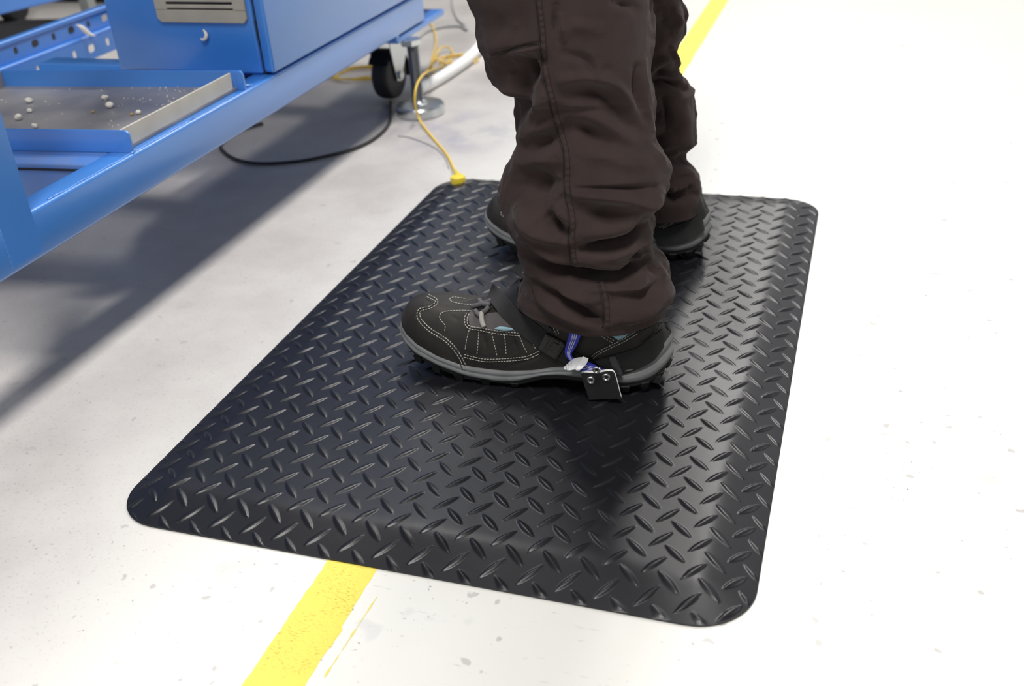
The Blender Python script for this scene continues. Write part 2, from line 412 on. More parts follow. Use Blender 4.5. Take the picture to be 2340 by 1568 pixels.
# ================================================================ STEEL FRAME OF THE MACHINE  (front face x = FX)
FX = -.187
frame = thing('machine_frame', (FX - .3, .6, 0), 'blue painted steel machine frame raised on a caster and a levelling foot', 'machine frame')
p = Parts(); p.box(FX - .038, FX, -.75, 1.318, .160, .2125, .0042, 3); p.build('front_beam', BLUE, frame, True, math.radians(50))
p = Parts(); p.box(FX - .10, FX - .0015, 1.185, 1.425, .1455, .1575, .002).box(FX - .10, FX - .0015, 1.180, 1.191, .15, .163, .001)
p.build('mounting_plate', BLUE, frame)
p = Parts(); p.box(FX - .045, FX + .0002, .163, .2105, .1668, 1.0, .0007, 1); p.build('upright_post', BLUE, frame)
# cross members and the rest of the base; they sit slightly out of square with the beam
SKEW = .098
def skew(o, y0):
    off = world_loc(o)
    for v in o.data.vertices: v.co.y += SKEW * (v.co.x + off.x - FX)
    return o
p = Parts(); p.box(FX - .62, FX - .036, .352, .404, .158, .2122, .003)
skew(p.build('cross_member', BLUED, frame, True, math.radians(40)), .53)
p = Parts()
p.box(FX - .17, FX - .03, .3505, .3525, .2040, .2065).box(FX - .36, FX - .19, .3505, .3525, .2040, .2065)
skew(p.build('slot', DARK, frame), .53)
p = Parts(); p.box(FX - .475, FX - .036, .784, .828, .162, .2045, .004); p.build('cross_member', BLUE, frame, True, math.radians(40))
p = Parts(); p.box(FX - .62, FX - .036, -.02, .03, .160, .2110, .004); p.build('cross_member', BLUE, frame, True, math.radians(40))
p = Parts(); p.box(FX - .62, FX - .036, 1.26, 1.31, .160, .2110, .004); p.build('cross_member', BLUE, frame, True, math.radians(40))
# narrow shelf plate alongside the beam, below the cabinet
p = Parts(); p.box(FX - .19, FX - .036, .42, 1.26, .185, .195, .001); p.build('base_plate', BLUED, frame)
# bead of weld along the beam
p = Parts(); p.tube([(FX - .005, .243 + .015 * k, .2118 + .0006 * math.sin(k * 2.1)) for k in range(20)], .0018, 8)
p.tube([(FX - .012, .395, .2125), (FX - .006, .40, .2135), (FX - .004, .392, .2115)], .0028, 8, smoothn=4)
p.tube([(FX - .016, .664, .2122), (FX - .009, .672, .2140), (FX - .004, .680, .2115)], .0030, 8, smoothn=4)
p.build('weld_bead', BLUE, frame, True)
# perforated rail at the rear side
def perforated(name, orig, du, dv, length, height, thick, holes, parent):
    """plate spanned by du (length) and dv (height) with rounded slots cut through"""
    b = bmesh.new(); du = Vector(du).normalized(); dv = Vector(dv).normalized(); nn = du.cross(dv); o0 = Vector(orig)
    xs = [0.0]; cells = []
    for (c, hw, hh, cv) in holes: cells.append((c - hw - .006, c + hw + .006, c, hw, hh, cv))
    def P3(x, y, k): return o0 + du * x + dv * y + nn * (k * thick)
    def quad(q):
        vs = [[b.verts.new(P3(x, y, k)) for x, y in q] for k in (0, 1)]
        b.faces.new(vs[0]); b.faces.new(vs[1][::-1]); n = len(q)
        return vs
    cur = 0
    for (x0, x1, c, hw, hh, cv) in cells:
        quad([(cur, 0), (x0, 0), (x0, height), (cur, height)])
        N = 24; ring = [(c + hw * math.copysign(abs(math.cos(2 * math.pi * k / N)) ** .6, math.cos(2 * math.pi * k / N)),
                         cv + hh * math.copysign(abs(math.sin(2 * math.pi * k / N)) ** .6, math.sin(2 * math.pi * k / N))) for k in range(N)]
        def onb(a):
            cx, cy = (x0 + x1) / 2, cv; dx, dy = math.cos(a), math.sin(a)
            tx = ((x1 - cx) if dx > 0 else (cx - x0)) / max(abs(dx), 1e-6); ty = ((height - cy) if dy > 0 else cy) / max(abs(dy), 1e-6)
            t = min(tx, ty); return (cx + dx * t, cy + dy * t)
        angs = [2 * math.pi * k / N for k in range(N)]
        outer = []
        corner = sorted([(math.atan2(yy - cv, xx - c) % (2 * math.pi), (xx, yy)) for xx in (x0, x1) for yy in (0, height)])
        for k in range(N):
            outer.append(onb(angs[k]))
        used = set()
        for (ca, cp) in corner:      # snap the nearest outer point to each corner
            k = min(range(N), key=lambda q: abs(((angs[q] - ca + math.pi) % (2 * math.pi)) - math.pi)); outer[k] = cp
        A = [[b.verts.new(P3(x, y, kk)) for x, y in ring] for kk in (0, 1)]
        B = [[b.verts.new(P3(x, y, kk)) for x, y in outer] for kk in (0, 1)]
        for k in range(N):
            k2 = (k + 1) % N
            b.faces.new((B[0][k], B[0][k2], A[0][k2], A[0][k])); b.faces.new((B[1][k], A[1][k], A[1][k2], B[1][k2]))
            b.faces.new((A[0][k], A[0][k2], A[1][k2], A[1][k]))
        cur = x1
    quad([(cur, 0), (length, 0), (length, height), (cur, height)])
    for (ya) in (0, height):
        vs = [b.verts.new(P3(x, ya, k)) for x, k in ((0, 0), (length, 0), (length, 1), (0, 1))]; b.faces.new(vs)
    bmesh.ops.remove_doubles(b, verts=b.verts[:], dist=1e-5)
    bmesh.ops.recalc_face_normals(b, faces=b.faces)
    me = bpy.data.meshes.new(name); b.to_mesh(me); b.free(); return me
RX = FX - .665
RZ = .198
hol = [(.030 + .0522 * k, .0062 if k % 2 else .0105, .0068, .017) for k in range(38)]
me = perforated('perforated_rail', (RX, -.6, RZ - .034), (0, 1, 0), (0, 0, 1), 2.05, .034, .003, hol, frame)
link('perforated_rail', me, BLUE, frame)
p = Parts(); p.box(RX - .014, RX + .006, -.6, 1.45, RZ - .004, RZ + .006, .003); p.box(RX - .002, RX + .014, -.6, 1.45, RZ - .042, RZ - .034, .003); p.build('rail_flange', BLUE, frame, True, math.radians(50))
me = perforated('perforated_rail', (RX + .012, -.6, RZ - .080), (0, 1, 0), (0, 0, 1), 2.05, .039, .003, [(c + .03, a, .0078, .020) for c, a, b2, d in hol], frame)
link('perforated_rail', me, BLUE, frame)
# caster
wcp = fl(886, 229, .006); wc = (wcp[0], wcp[1] + .020, .053); wa = math.radians(-3)
cy_, cx_ = wc[1] + .018, wc[0] + .005
caster = Parts(); caster.box(cx_ - .05, cx_ + .045, cy_ - .055, cy_ + .05, .141, .147, .001)
caster.lathe([(.026, .130), (.028, .134), (.028, .141)], (cx_, cy_, 0))
cst = caster.build('caster', ZINC, frame, True, math.radians(35)); cst['label'] = 'swivel caster with black tyre'
def rotz(me, c, a):
    me.transform(Matrix.Translation(c) @ Matrix.Rotation(a, 4, 'Z') @ Matrix.Translation((-c[0], -c[1], -c[2])))
def part_rot(P_, name, m, parent, c, a, smooth=True):
    me = bpy.data.meshes.new(name); P_.bm.to_mesh(me); P_.bm.free(); rotz(me, c, a); o = link(name, me, m, parent, smooth)
    me.set_sharp_from_angle(angle=math.radians(40)); return o
p = Parts(); p.lathe([(.020, -.019), (.040, -.019), (.0455, -.0155), (.048, -.008), (.048, .008), (.0455, .0155), (.040, .019), (.020, .019)], wc, axis=0, n=64)
part_rot(p, 'tire', BLACKRUB, cst, wc, wa)
p = Parts(); p.lathe([(.006, -.018), (.022, -.012), (.030, -.0166), (.032, -.016), (.032, .016), (.030, .0166), (.022, .012), (.006, .018)], wc, axis=0, n=48)
part_rot(p, 'hub', mat('grey_hub', (.10, .10, .10), .5), cst, wc, wa)
p = Parts()
for s in (-1, 1):
    xo = wc[0] + s * .0235
    pts = [(wc[1] - .012, .045), (wc[1] + .006, .040), (wc[1] + .014, .056), (cy_ + .028, .10), (cy_ + .030, .131), (cy_ - .040, .131), (cy_ - .046, .118), (wc[1] - .022, .085)]
    p.prism(pts, 0, xo - .0012, xo + .0012)
p.box(wc[0] - .0245, wc[0] + .0245, cy_ - .044, cy_ + .03, .128, .131, .001)
part_rot(p, 'fork', ZINC, cst, wc, wa)
p = Parts(); p.lathe([(.004, -.030), (.0075, -.030), (.0075, -.023), (.004, -.023), (.004, .023), (.0085, .023), (.0085, .030), (.004, .031)], wc, axis=0, n=20)
part_rot(p, 'axle_bolt', ZINC, cst, wc, wa)
p = Parts(); p.lathe([(.010, .1315), (.036, .1315), (.038, .135), (.036, .1395), (.010, .1395)], (cx_ + .004, cy_ - .02, 0)); p.build('swivel_ring', RED, cst, True, math.radians(40))
p = Parts(); p.box(cx_ - .03, cx_ + .05, 1.20, 1.236, .1475, .1605, .001); p.build('spacer_block', BLUED, frame)
# black brake shroud of the caster
p = Parts(); c0 = wc
b = bmesh.new(); rings = []
for k in range(15):
    a = math.radians(35 + k * 11.5); rings.append([b.verts.new((wc[0] + xx, wc[1] - .0515 * math.cos(a) * 1.0, wc[2] + .0515 * math.sin(a))) for xx in (-.0222, -.01, .01, .0222)])
for a_r, b_r in zip(rings, rings[1:]):
    for k in range(3): b.faces.new((a_r[k], a_r[k + 1], b_r[k + 1], b_r[k]))
bmesh.ops.solidify(b, geom=b.faces[:], thickness=.0015)
p.add(b); part_rot(p, 'mudguard', BLACKRUB, cst, wc, wa)
# levelling foot
fc = (FX + .004, 1.228)
p = Parts(); p.lathe([(.030, .0), (.0465, .0005), (.0475, .003), (.0475, .017), (.045, .0205), (.016, .0235), (.013, .027), (.012, .030)], (fc[0] + .006, fc[1], 0), n=72)
ft = p.build('levelling_foot', ZINC, frame, True, math.radians(35))
p = Parts(); prof = []
zz = .026
while zz < .146:
    prof += [(.0098, zz), (.0116, zz + .0015)]; zz += .003
p.lathe(prof, (fc[0] + .003, fc[1], 0), n=28)
p.build('threaded_rod', mat('dull_threaded_steel', (.30, .31, .33), .38, metal=1), ft, True, math.radians(60))
p = Parts(); p.lathe([(.020, .134), (.021, .136), (.021, .144), (.020, .1455)], (fc[0] - .001, fc[1], 0), n=6); p.build('lock_nut', ZINC, ft)

# ================================================================ CABINET
cab = thing('electrical_cabinet', (FX - .15, 1.0, .213), 'blue steel cabinet with beige vent grille standing on the machine frame', 'cabinet')
CY = .733
p = Parts(); p.box(FX - .270, FX - .0178, CY, 1.60, .2135, .95, .004, 3); p.build('body', BLUE, cab, True, math.radians(50))
p = Parts(); p.box(FX - .0135, FX + .0035, CY - .002, 1.315, .2165, .95, .0042, 3); dr = p.build('door', BLUE, cab, True, math.radians(50))
p = Parts(); p.box(FX - .0182, FX - .0130, CY + .004, 1.31, .2140, .95); p.build('door_gap_shade', DARK, dr)  # dark strip painted in for the shade of the door gap
p = Parts(); p.box(FX - .0165, FX - .0135, CY - .0008, CY + .004, .262, .292, .0008); p.build('hinge_slot_shade', DARK, dr)  # dark block put in for the shade in the slot by the door
# vent: beige frame with louvres
VX0, VX1, VZ0 = FX - .178, FX - .026, .288
ft_ = CY - .004
p = Parts()
p.prism([(VX0, VZ0 + .006), (VX0 + .006, VZ0), (VX1 - .006, VZ0), (VX1, VZ0 + .006), (VX1, VZ0 + .0185), (VX0, VZ0 + .0185)], 1, ft_, CY, .0008)
p.box(VX0, VX0 + .020, ft_, CY, VZ0 + .0185, .44, .0006).box(VX1 - .020, VX1, ft_, CY, VZ0 + .0185, .44, .0006)
vent = p.build('vent_grille', BEIGE, cab)
p = Parts(); p.box(VX0 + .016, VX1 - .016, CY - .0010, CY + .0005, VZ0 + .018, .44); p.build('vent_opening', DARK, vent)
for k in range(14):
    z0 = VZ0 + .0212 + k * .0090
    p = Parts(); p.prism([(ft_ + .0004, z0), (ft_ + .0004, z0 + .0038), (CY - .0012, z0 + .0046), (CY - .0012, z0 + .0006)], 0, VX0 + .0195, VX1 - .0195)
    p.build('slat', BEIGE, vent)

# ================================================================ TRAY
tray = thing('chip_tray', (FX - .21, .528, .2125), 'shallow blue rimmed sheet metal tray lying on the near end of the frame', 'tray')
TY0, TY1, TX1, TX0 = .394, .661, FX - .003, FX - .392
for (ya, yb) in ((TY0, TY0 + .004), (TY1 - .004, TY1)):
    p = Parts()
    r = .007; pts = [(TX0, .2124), (TX0, .240)]
    for k in range(7):
        a = math.pi / 2 * (1 - k / 6); pts.append((TX1 - r + r * math.cos(a), .240 - r + r * math.sin(a)))
    pts += [(TX1, .2124)]
    p.prism(pts, 1, ya, yb, .0006); skew(p.build('side_wall', BLUE, tray), .53)
p = Parts(); p.box(TX0, TX1 - .012, TY0 + .004, TY1 - .004, .2130, .2165); skew(p.build('tray_bottom', STEEL, tray), .53)
TRS = mat('tray_strip_metal', (.66, .62, .54), .55, noise_col=(.56, .52, .45), nscale=20)
p = Parts(); p.box(TX1 - .0155, TX1 - .0130, TY0 + .004, TY1 - .012, .2165, .2395, .0006); e = skew(p.build('end_flange', TRS, tray), .53); e['label'] = 'beige metal end flange'
p = Parts(); p.box(TX0, TX0 + .003, TY0 + .004, TY1 - .004, .2165, .2395, .0006); skew(p.build('end_flange', STEEL, tray), .53)

# crumbs on the tray
def crumb(c, s, seed, m):
    b = bmesh.new(); bmesh.ops.create_icosphere(b, subdivisions=3, radius=1)
    for v in b.verts:
        n0 = 1 + .35 * noise.noise(v.co * 1.3 + Vector((seed * 7.1, 0, 0))) + .12 * noise.noise(v.co * 4 + Vector((0, seed, 0)))
        v.co = Vector((v.co.x * s * n0, v.co.y * s * n0 * .8, v.co.z * s * n0 * .7))
    zmin = min(v.co.z for v in b.verts)
    for v in b.verts: v.co += Vector((c[0], c[1], c[2] - zmin))
    me = bpy.data.meshes.new('crumb'); b.to_mesh(me); b.free(); return link('crumb', me, m, None, True)
CR = [((68, 232), .0050, CHIP, 'white crumb near the left end of the tray, behind the other two there'),
      ((69, 254), .0038, CHIP, 'small pale crumb between two bigger white ones at the left of the tray'),
      ((44, 271), .0058, CHIP, 'largest white crumb on the tray, nearest the left post'),
      ((81, 290), .0042, CHIP, 'flat pale crumb lying against the front wall of the tray'),
      ((242, 226), .0052, CHIP, 'white crumb at the tray centre, the rearmost of the touching pair'),
      ((252, 244), .0058, CHIP, 'white crumb at the tray centre, the nearer of the touching pair'),
      ((317, 258), .0040, CHIP, 'pale crumb on the tray beside the beige end flange'),
      ((302, 261), .0026, OCHRE, 'tiny ochre crumb on the tray next to the beige end flange'),
      ((213, 255), .0022, OCHRE, 'tiny ochre crumb left of the white pair at the tray centre')]
for i, ((x, y), s, m, lab) in enumerate(CR):
    c = fl(x, y + 3, .2165); tag(crumb((c[0], c[1], .2165), s, i, m), lab, 'crumb', 'crumbs on the tray')
# fine grit: uncountable
p = Parts()
for i in range(110):
    x = TX1 - .03 - abs(random.gauss(0, .09)) if i < 70 else random.uniform(TX0 + .01, TX1 - .02)
    y = random.uniform(.56, .65) if i < 70 else random.uniform(.40, .65)
    if x < TX0 + .005: continue
    b = bmesh.new(); bmesh.ops.create_icosphere(b, subdivisions=1, radius=random.uniform(.0004, .0011)); p.add(b, Matrix.Translation((x, y, .2170)))
o = p.build('metal_grit', CHIP); tag(o, 'fine pale grit scattered over the bottom of the tray', 'grit', kind='stuff')
# flakes stuck on steel
c = onp(468, 86, 1, CY - .002)
p = Parts(); p.tube([(c[0] + .001, CY - .0030, c[2] + .012), (c[0] + .0045, CY - .0035, c[2] + .006), (c[0] + .003, CY - .0035, c[2]), (c[0] - .003, CY - .0035, c[2] - .003), (c[0] - .0065, CY - .0030, c[2] - .001)], lambda t: .0008 + .0022 * math.sin(math.pi * min(1, t * .9 + .1)) ** 2, 8, smoothn=5)
tag(p.build('plastic_flake', CHIP, None, True), 'small hooked white flake stuck to the cabinet front below the grille', 'flake')
c = onp(185, 66, 0, RX + .012)
p = Parts(); p.tube([(c[0], c[1] - .010, c[2] + .010), (c[0] + .004, c[1] - .002, c[2] + .003), (c[0] + .010, c[1] + .006, c[2] - .010), (c[0] + .022, c[1] + .010, c[2] - .016)], lambda t: .001 + .0045 * math.sin(math.pi * t) ** 1.5, 8, smoothn=5)
tag(p.build('plastic_flake', CHIP, None, True), 'white curled flake hanging on the perforated rail behind the tray', 'flake')

# ================================================================ CABLES, FLOOR CLUTTER
def fpath(L): return [tuple(fl(x, y, z)) for x, y, z in L]
p = Parts()
pts = fpath([(893, 232, .004), (893, 262, .004), (884, 290, .004), (850, 320, .004), (800, 343, .004), (740, 358, .004), (680, 369, .004), (600, 374, .004), (545, 366, .004), (512, 347, .004), (505, 328, .004), (540, 300, .004), (600, 282, .004)])
p.tube(pts, .0029, 10, smoothn=8); tag(p.build('cable', BLACKCAB, None, True), 'black cable curving over the floor in the shade under the blue beam', 'cable')
p = Parts()
cord = [tuple(fl(1046, 408, .016)), tuple(fl(1038, 388, .010)), tuple(fl(1020, 352, .003)), tuple(fl(985, 310, .003)), tuple(onp(958, 272, 1, 1.165)), tuple(onp(948, 232, 1, 1.155)),
        tuple(onp(952, 196, 1, 1.175)), tuple(onp(966, 172, 1, 1.24)), tuple(onp(985, 160, 1, 1.40)), tuple(fl(1010, 152, .004)), tuple(fl(1034, 128, .004)), tuple(fl(1026, 108, .010)), tuple(fl(1004, 112, .012)),
        tuple(fl(990, 140, .006)), tuple(fl(974, 168, .004)), tuple(fl(1000, 186, .004)), tuple(fl(985, 150, .012)), tuple(fl(996, 100, .014)), tuple(fl(992, 70, .004)), tuple(fl(980, 45, .004))]
sc = fl(1047, 414, .012)
snap = thing('grounding_lead', (sc[0], sc[1], .012), 'thin yellow grounding lead snapped on the far left corner of the mat', 'lead')
p.tube(cord, .0020, 10, smoothn=8); p.build('yellow_cord', YELL, snap, True)
p = Parts(); rnd = random.Random(3)
def coil(cx, cy, R0, seed, turns=5):
    rr = random.Random(seed); pts = []
    for k in range(turns * 9):
        a = k / 9 * 2 * math.pi; R1 = R0 * (1 + .35 * math.sin(k * .71 + seed)); pts.append((cx + R1 * math.cos(a) + .01 * math.sin(k * .4), cy + R1 * .8 * math.sin(a), .004 + .0012 * (k / 9) + .002 * math.sin(k)))
    return pts
p.tube(coil(-.255, 1.60, .042, 1, 3), .0016, 8, smoothn=4); tag(p.build('yellow_cord_coil', YELL, None, True), 'loosely tangled yellow cord coil on the floor right of the levelling foot', 'cord coil')
p = Parts(); p.tube(coil(-.44, 1.48, .062, 2, 3), .0018, 8, smoothn=4); tag(p.build('yellow_cord_coil', YELL, None, True), 'loose loops of yellow cord on the floor left of the black caster', 'cord coil')
# snap on the mat corner
p = Parts(); p.lathe([(.010, .0085), (.0122, .0095), (.0125, .017), (.0115, .020), (.004, .021)], (sc[0], sc[1], 0), n=32); p.build('cap', YELP, snap, True, math.radians(40))
p = Parts(); p.tube([(sc[0] - .002, sc[1] + .006, .017), (sc[0] - .008, sc[1] + .020, .015), tuple(fl(1039, 390, .0105))], lambda t: .0068 - .0040 * t, 12, smoothn=5); p.build('strain_relief', YELP, snap, True)
p = Parts(); p.tube(fpath([(955, 88, .004), (975, 72, .004), (1010, 62, .004), (1050, 60, .004), (1066, 68, .004), (1062, 58, .004), (1045, 42, .004), (1034, 10, .004), (1034, -30, .004)]), .0030, 8, smoothn=8)
tag(p.build('cable', GREYCAB, None, True), 'thin pale grey cable looping over the far floor beside the machine', 'cable')
p = Parts(); p.tube(fpath([(1026, 385, .0013), (1015, 358, .0013), (990, 335, .0013), (940, 315, .0013), (910, 310, .0013)]), .0010, 8, smoothn=8)  # shadow of the yellow cord built as a thin grey strand
tag(p.build('cord_shadow', GREYCAB, None, True), 'hair thin grey strand standing for the shadow of the yellow cord on the floor', 'cord shadow')
# white floor hose
p = Parts(); p.tube(fpath([(955, 205, .012), (985, 190, .012), (1030, 163, .012), (1075, 130, .012), (1105, 95, .012), (1120, 60, .012), (1128, 10, .012), (1130, -40, .012)]), .0125, 14, smoothn=8)
tag(p.build('white_hose', WHITE, None, True), 'thick white hose curving over the floor behind the machine', 'hose')

# ================================================================ SECOND MACHINE AT THE BACK LEFT
m2 = thing('background_cart', (-2.0, 2.4, 0), 'dark wheeled cart with light blue beam at the far top left', 'cart')
a = fl(-60, 38, .16); b2 = fl(150, -12, .16)
def bar(parent, name, A, B, h, wd, m, z0):
    A, B = Vector((A[0], A[1], z0)), Vector((B[0], B[1], z0)); d = (B - A).normalized(); sd = Vector((-d.y, d.x, 0)) * wd
    b = bmesh.new(); vs = [b.verts.new(q) for q in (A, B, B + sd, A + sd)]; vt = [b.verts.new(v.co + Vector((0, 0, h))) for v in vs]
    b.faces.new(vs[::-1]); b.faces.new(vt)
    for k in range(4): b.faces.new((vs[k], vs[(k + 1) % 4], vt[(k + 1) % 4], vt[k]))
    bmesh.ops.recalc_face_normals(b, faces=b.faces); bmesh.ops.bevel(b, geom=b.edges[:], offset=.004, segments=2, affect='EDGES')
    p = Parts(); p.add(b); return p.build(name, m, parent, True, math.radians(50))
bar(m2, 'beam', a, b2, .055, .04, BLUE, .15)
g = fl(40, 52)
for (dx, dy) in ((0, 0), (-.9, .9)):
    p = Parts(); c = (g[0] + dx, g[1] + dy, .055); p.lathe([(.02, -.02), (.045, -.02), (.052, -.014), (.054, 0), (.052, .014), (.045, .02), (.02, .02)], c, axis=0, n=40); wl = p.build('wheel', BLACKRUB, m2, True, math.radians(40))
    p = Parts(); p.box(c[0] - .03, c[0] + .03, c[1] - .03, c[1] + .03, .112, .15, .003); p.build('wheel_bracket', BLACKRUB, m2)
DCAB = mat('charcoal_panel', (.014, .014, .018), .6)
q0 = fl(60, 12); q1 = fl(260, 6)
p = Parts(); p.box(-3.6, -1.25, fl(150, 11)[1] + .03, q0[1] + .8, .0, .9, .01); p.build('dark_body', DCAB, m2)
gl = fl(212, 55)
p = Parts(); p.box(gl[0] - .016, gl[0] + .016, gl[1] - .016, gl[1] + .016, 0, .35, .003)
o = p.build('steel_leg', mat('grey_leg_paint', (.30, .32, .31), .45), None); o.name = 'steel_leg'; tag(o, 'slim grey steel leg standing on the floor left of the cabinet', 'leg')
# dark sheet put in for the floor shadow beneath the rear rail
dm = [fl(-80, 175), fl(-80, 60), fl(60, 54), fl(110, 60), fl(150, 60), fl(190, 100), fl(130, 150)]
p = Parts(); p.prism([(q[0], q[1]) for q in [fl(-160, 220), fl(-160, 58), fl(30, 54), fl(175, 52), fl(215, 62), fl(120, 140)]], 2, 0.0005, .012, .002)
tag(p.build('floor_shadow_sheet', mat('dull_black_shadow', (.012, .012, .016), .75)), 'flat black sheet standing for the shadow on the floor behind the perforated rail', 'mat')

# ================================================================ PERSON
person = thing('person', (.40, .48, MZ), 'person in dark brown work trousers and black walking shoes standing on the mat', 'person')

# ---- shoe geometry in near-shoe world coordinates; the far shoe is a mirrored and moved set
SY = .335
def interp(xs, tab):
    t = np.array(tab); return np.interp(xs, t[:, 0], t[:, 1])
def smooth1(xs, tab, k=7):
    g = np.linspace(tab[0][0], tab[-1][0], 400); v = interp(g, tab)
    ker = np.hanning(31); ker /= ker.sum(); vp = np.concatenate([np.full(15, 2 * v[0]) - v[15:0:-1], v, np.full(15, 2 * v[-1]) - v[-2:-17:-1]])
    v2 = np.convolve(vp, ker, 'valid'); return np.interp(xs, g, v2)
X0, X1 = .1735, .4765
NEARW = [(.1735, 0), (.176, .013), (.181, .023), (.19, .033), (.205, .042), (.23, .0475), (.255, .0495), (.29, .050), (.33, .0480), (.36, .0455), (.40, .0430), (.43, .0385), (.45, .033), (.463, .025), (.472, .014), (.4765, 0)]
FARW = [(.1735, 0), (.176, .015), (.181, .026), (.19, .036), (.205, .044), (.23, .049), (.255, .050), (.29, .047), (.33, .037), (.36, .034), (.40, .034), (.43, .033), (.45, .029), (.463, .022), (.472, .013), (.4765, 0)]
ZT = [(.1735, .062), (.19, .056), (.205, .050), (.231, .041), (.266, .0335), (.308, .033), (.34, .037), (.363, .043), (.394, .0465), (.43, .048), (.45, .053), (.463, .060), (.4765, .074)]
ZB = [(.1735, .052), (.19, .044), (.205, .038), (.237, .029), (.265, .0225), (.30, .0205), (.32, .0225), (.349, .033), (.37, .035), (.39, .034), (.436, .028), (.462, .033), (.4765, .045)]
HT = [(.1735, .062), (.177, .073), (.183, .081), (.195, .0855), (.21, .0875), (.24, .0870), (.262, .0865), (.285, .0955), (.305, .108), (.32, .125), (.34, .138), (.40, .140), (.452, .136), (.462, .122), (.470, .100), (.4765, .074)]
def halfw(x, near): return interp(x, NEARW if near else FARW)
def build_shoe_meshes():
    """returns dict name -> (P arrays)"""
    out = {}
    # --- upper: stations along x
    NS, NA = 210, 150
    t = np.linspace(0.0008, .9992, NS); xs = X0 + (X1 - X0) * (.5 - .5 * np.cos(np.pi * t))
    th = np.linspace(0, np.pi, NA); zt = smooth1(xs, ZT); ht = np.maximum(smooth1(xs, HT), zt + .0015)
    P = np.zeros((NS, NA, 3))
    for i, x in enumerate(xs):
        c, s = np.cos(th), np.sin(th)
        ankle = np.clip((x - .285) / .05, 0, 1) ** 1 * 1.0
        e1 = .80 - .05 * ankle
        yy = np.where(c > 0, -halfw(x, True), halfw(x, False)) * np.abs(c) ** e1
        k = np.abs(s) ** (.78)
        base = zt[i]; z = base + (ht[i] - base) * k
        f = (z - base) / max(ht[i] - base, 1e-4)
        yy *= 1 - .30 * f * ankle - .12 * f * (1 - ankle)
        yy *= .975
        P[i, :, 0] = x + (-.006 * f ** 2 if x > .44 else 0) * np.clip((x - .44) / .03, 0, 1); P[i, :, 1] = SY + yy; P[i, :, 2] = z
    out['upper'] = P
    # --- midsole ring
    N = 260; tt = np.linspace(0, 2 * np.pi, N, endpoint=False)
    ux = .5 - .5 * np.cos(tt); xr = X0 + (X1 - X0) * ux; near = tt < np.pi
    yr = np.where(near, -halfw(xr, True), halfw(xr, False))
    # smooth outline
    for _ in range(3):
        yr = (np.roll(yr, 1) + 2 * yr + np.roll(yr, -1)) / 4
    ztr, zbr = smooth1(xr, ZT), smooth1(xr, ZB)
    nx = np.roll(yr, -1) - np.roll(yr, 1); ny = -(np.roll(xr, -1) - np.roll(xr, 1)); ln = np.hypot(nx, ny); nx, ny = -nx / ln, -ny / ln
    # outward check
    sgn = np.sign((xr - .33) * nx + yr * ny); nx, ny = nx * np.where(sgn == 0, 1, sgn), ny * np.where(sgn == 0, 1, sgn)
    heel = np.clip((xr - .38) / .05, 0, 1)
    prof = [(-.006, 1.03), (-.0005, 1.0), (.0012, .93), (.0022, .75), (.0020, .52), (.0026, .45), (.0034, .30), (.0032, .14), (.0018, .02), (-.001, -.02), (-.004, -.03)]
    rows = []
    for off, f in prof:
        groove = -.0022 * np.exp(-((f - .50) / .06) ** 2) * heel
        o_ = off + groove
        rows.append(np.stack([xr + nx * o_, SY + yr + ny * o_, zbr + (ztr - zbr) * f], -1))
    R_ = np.stack(rows)
    # refine rows
    g = np.linspace(0, len(prof) - 1, 34); lo = np.floor(g).astype(int).clip(0, len(prof) - 2); fr = (g - lo)[:, None, None]
    out['midsole'] = R_[lo] * (1 - fr) + R_[lo + 1] * fr
    # --- outsole: band below the midsole plus bottom
    rows = []
    for off, f in ((-.002, 1.0), (.0006, .9), (.0008, .3), (-.001, .0), (-.010, -.02), (-.030, -.02), (-.045, -.02)):
        zlow = np.maximum(zbr - .0065, MZ + .0035)
        sc_ = 1.0 if off > -.015 else None
        if off > -.015: rows.append(np.stack([xr + nx * off, SY + yr + ny * off, zlow + (zbr + .001 - zlow) * f], -1))
        else:
            k = .55 if off > -.04 else .04
            rows.append(np.stack([.325 + (xr - .325) * (.8 if k > .1 else .6), SY + yr * k, zlow * 0 + np.where(k > .1, zlow, zlow)], -1))
    out['outsole'] = np.stack(rows)
    out['ring'] = (xr, yr, nx, ny, zbr)
    return out
SH = build_shoe_meshes()
LUGS = []
xr, yr, nx, ny, zbr = SH['ring']
for k in range(0, 260, 9):
    zlow = max(zbr[k] - .0065, MZ + .0035)
    if zlow > .034 and xr[k] < .3: continue
    if .335 < xr[k] < .385: continue
    LUGS.append((xr[k] - nx[k] * .006, yr[k] - ny[k] * .006, nx[k], ny[k], max(zlow - .006, MZ + .0001), zlow + .003))
def make_bvh(P):
    me = grid_mesh('t', P); b = bmesh.new(); b.from_mesh(me); t = BVHTree.FromBMesh(b); b.free(); bpy.data.meshes.remove(me); return t

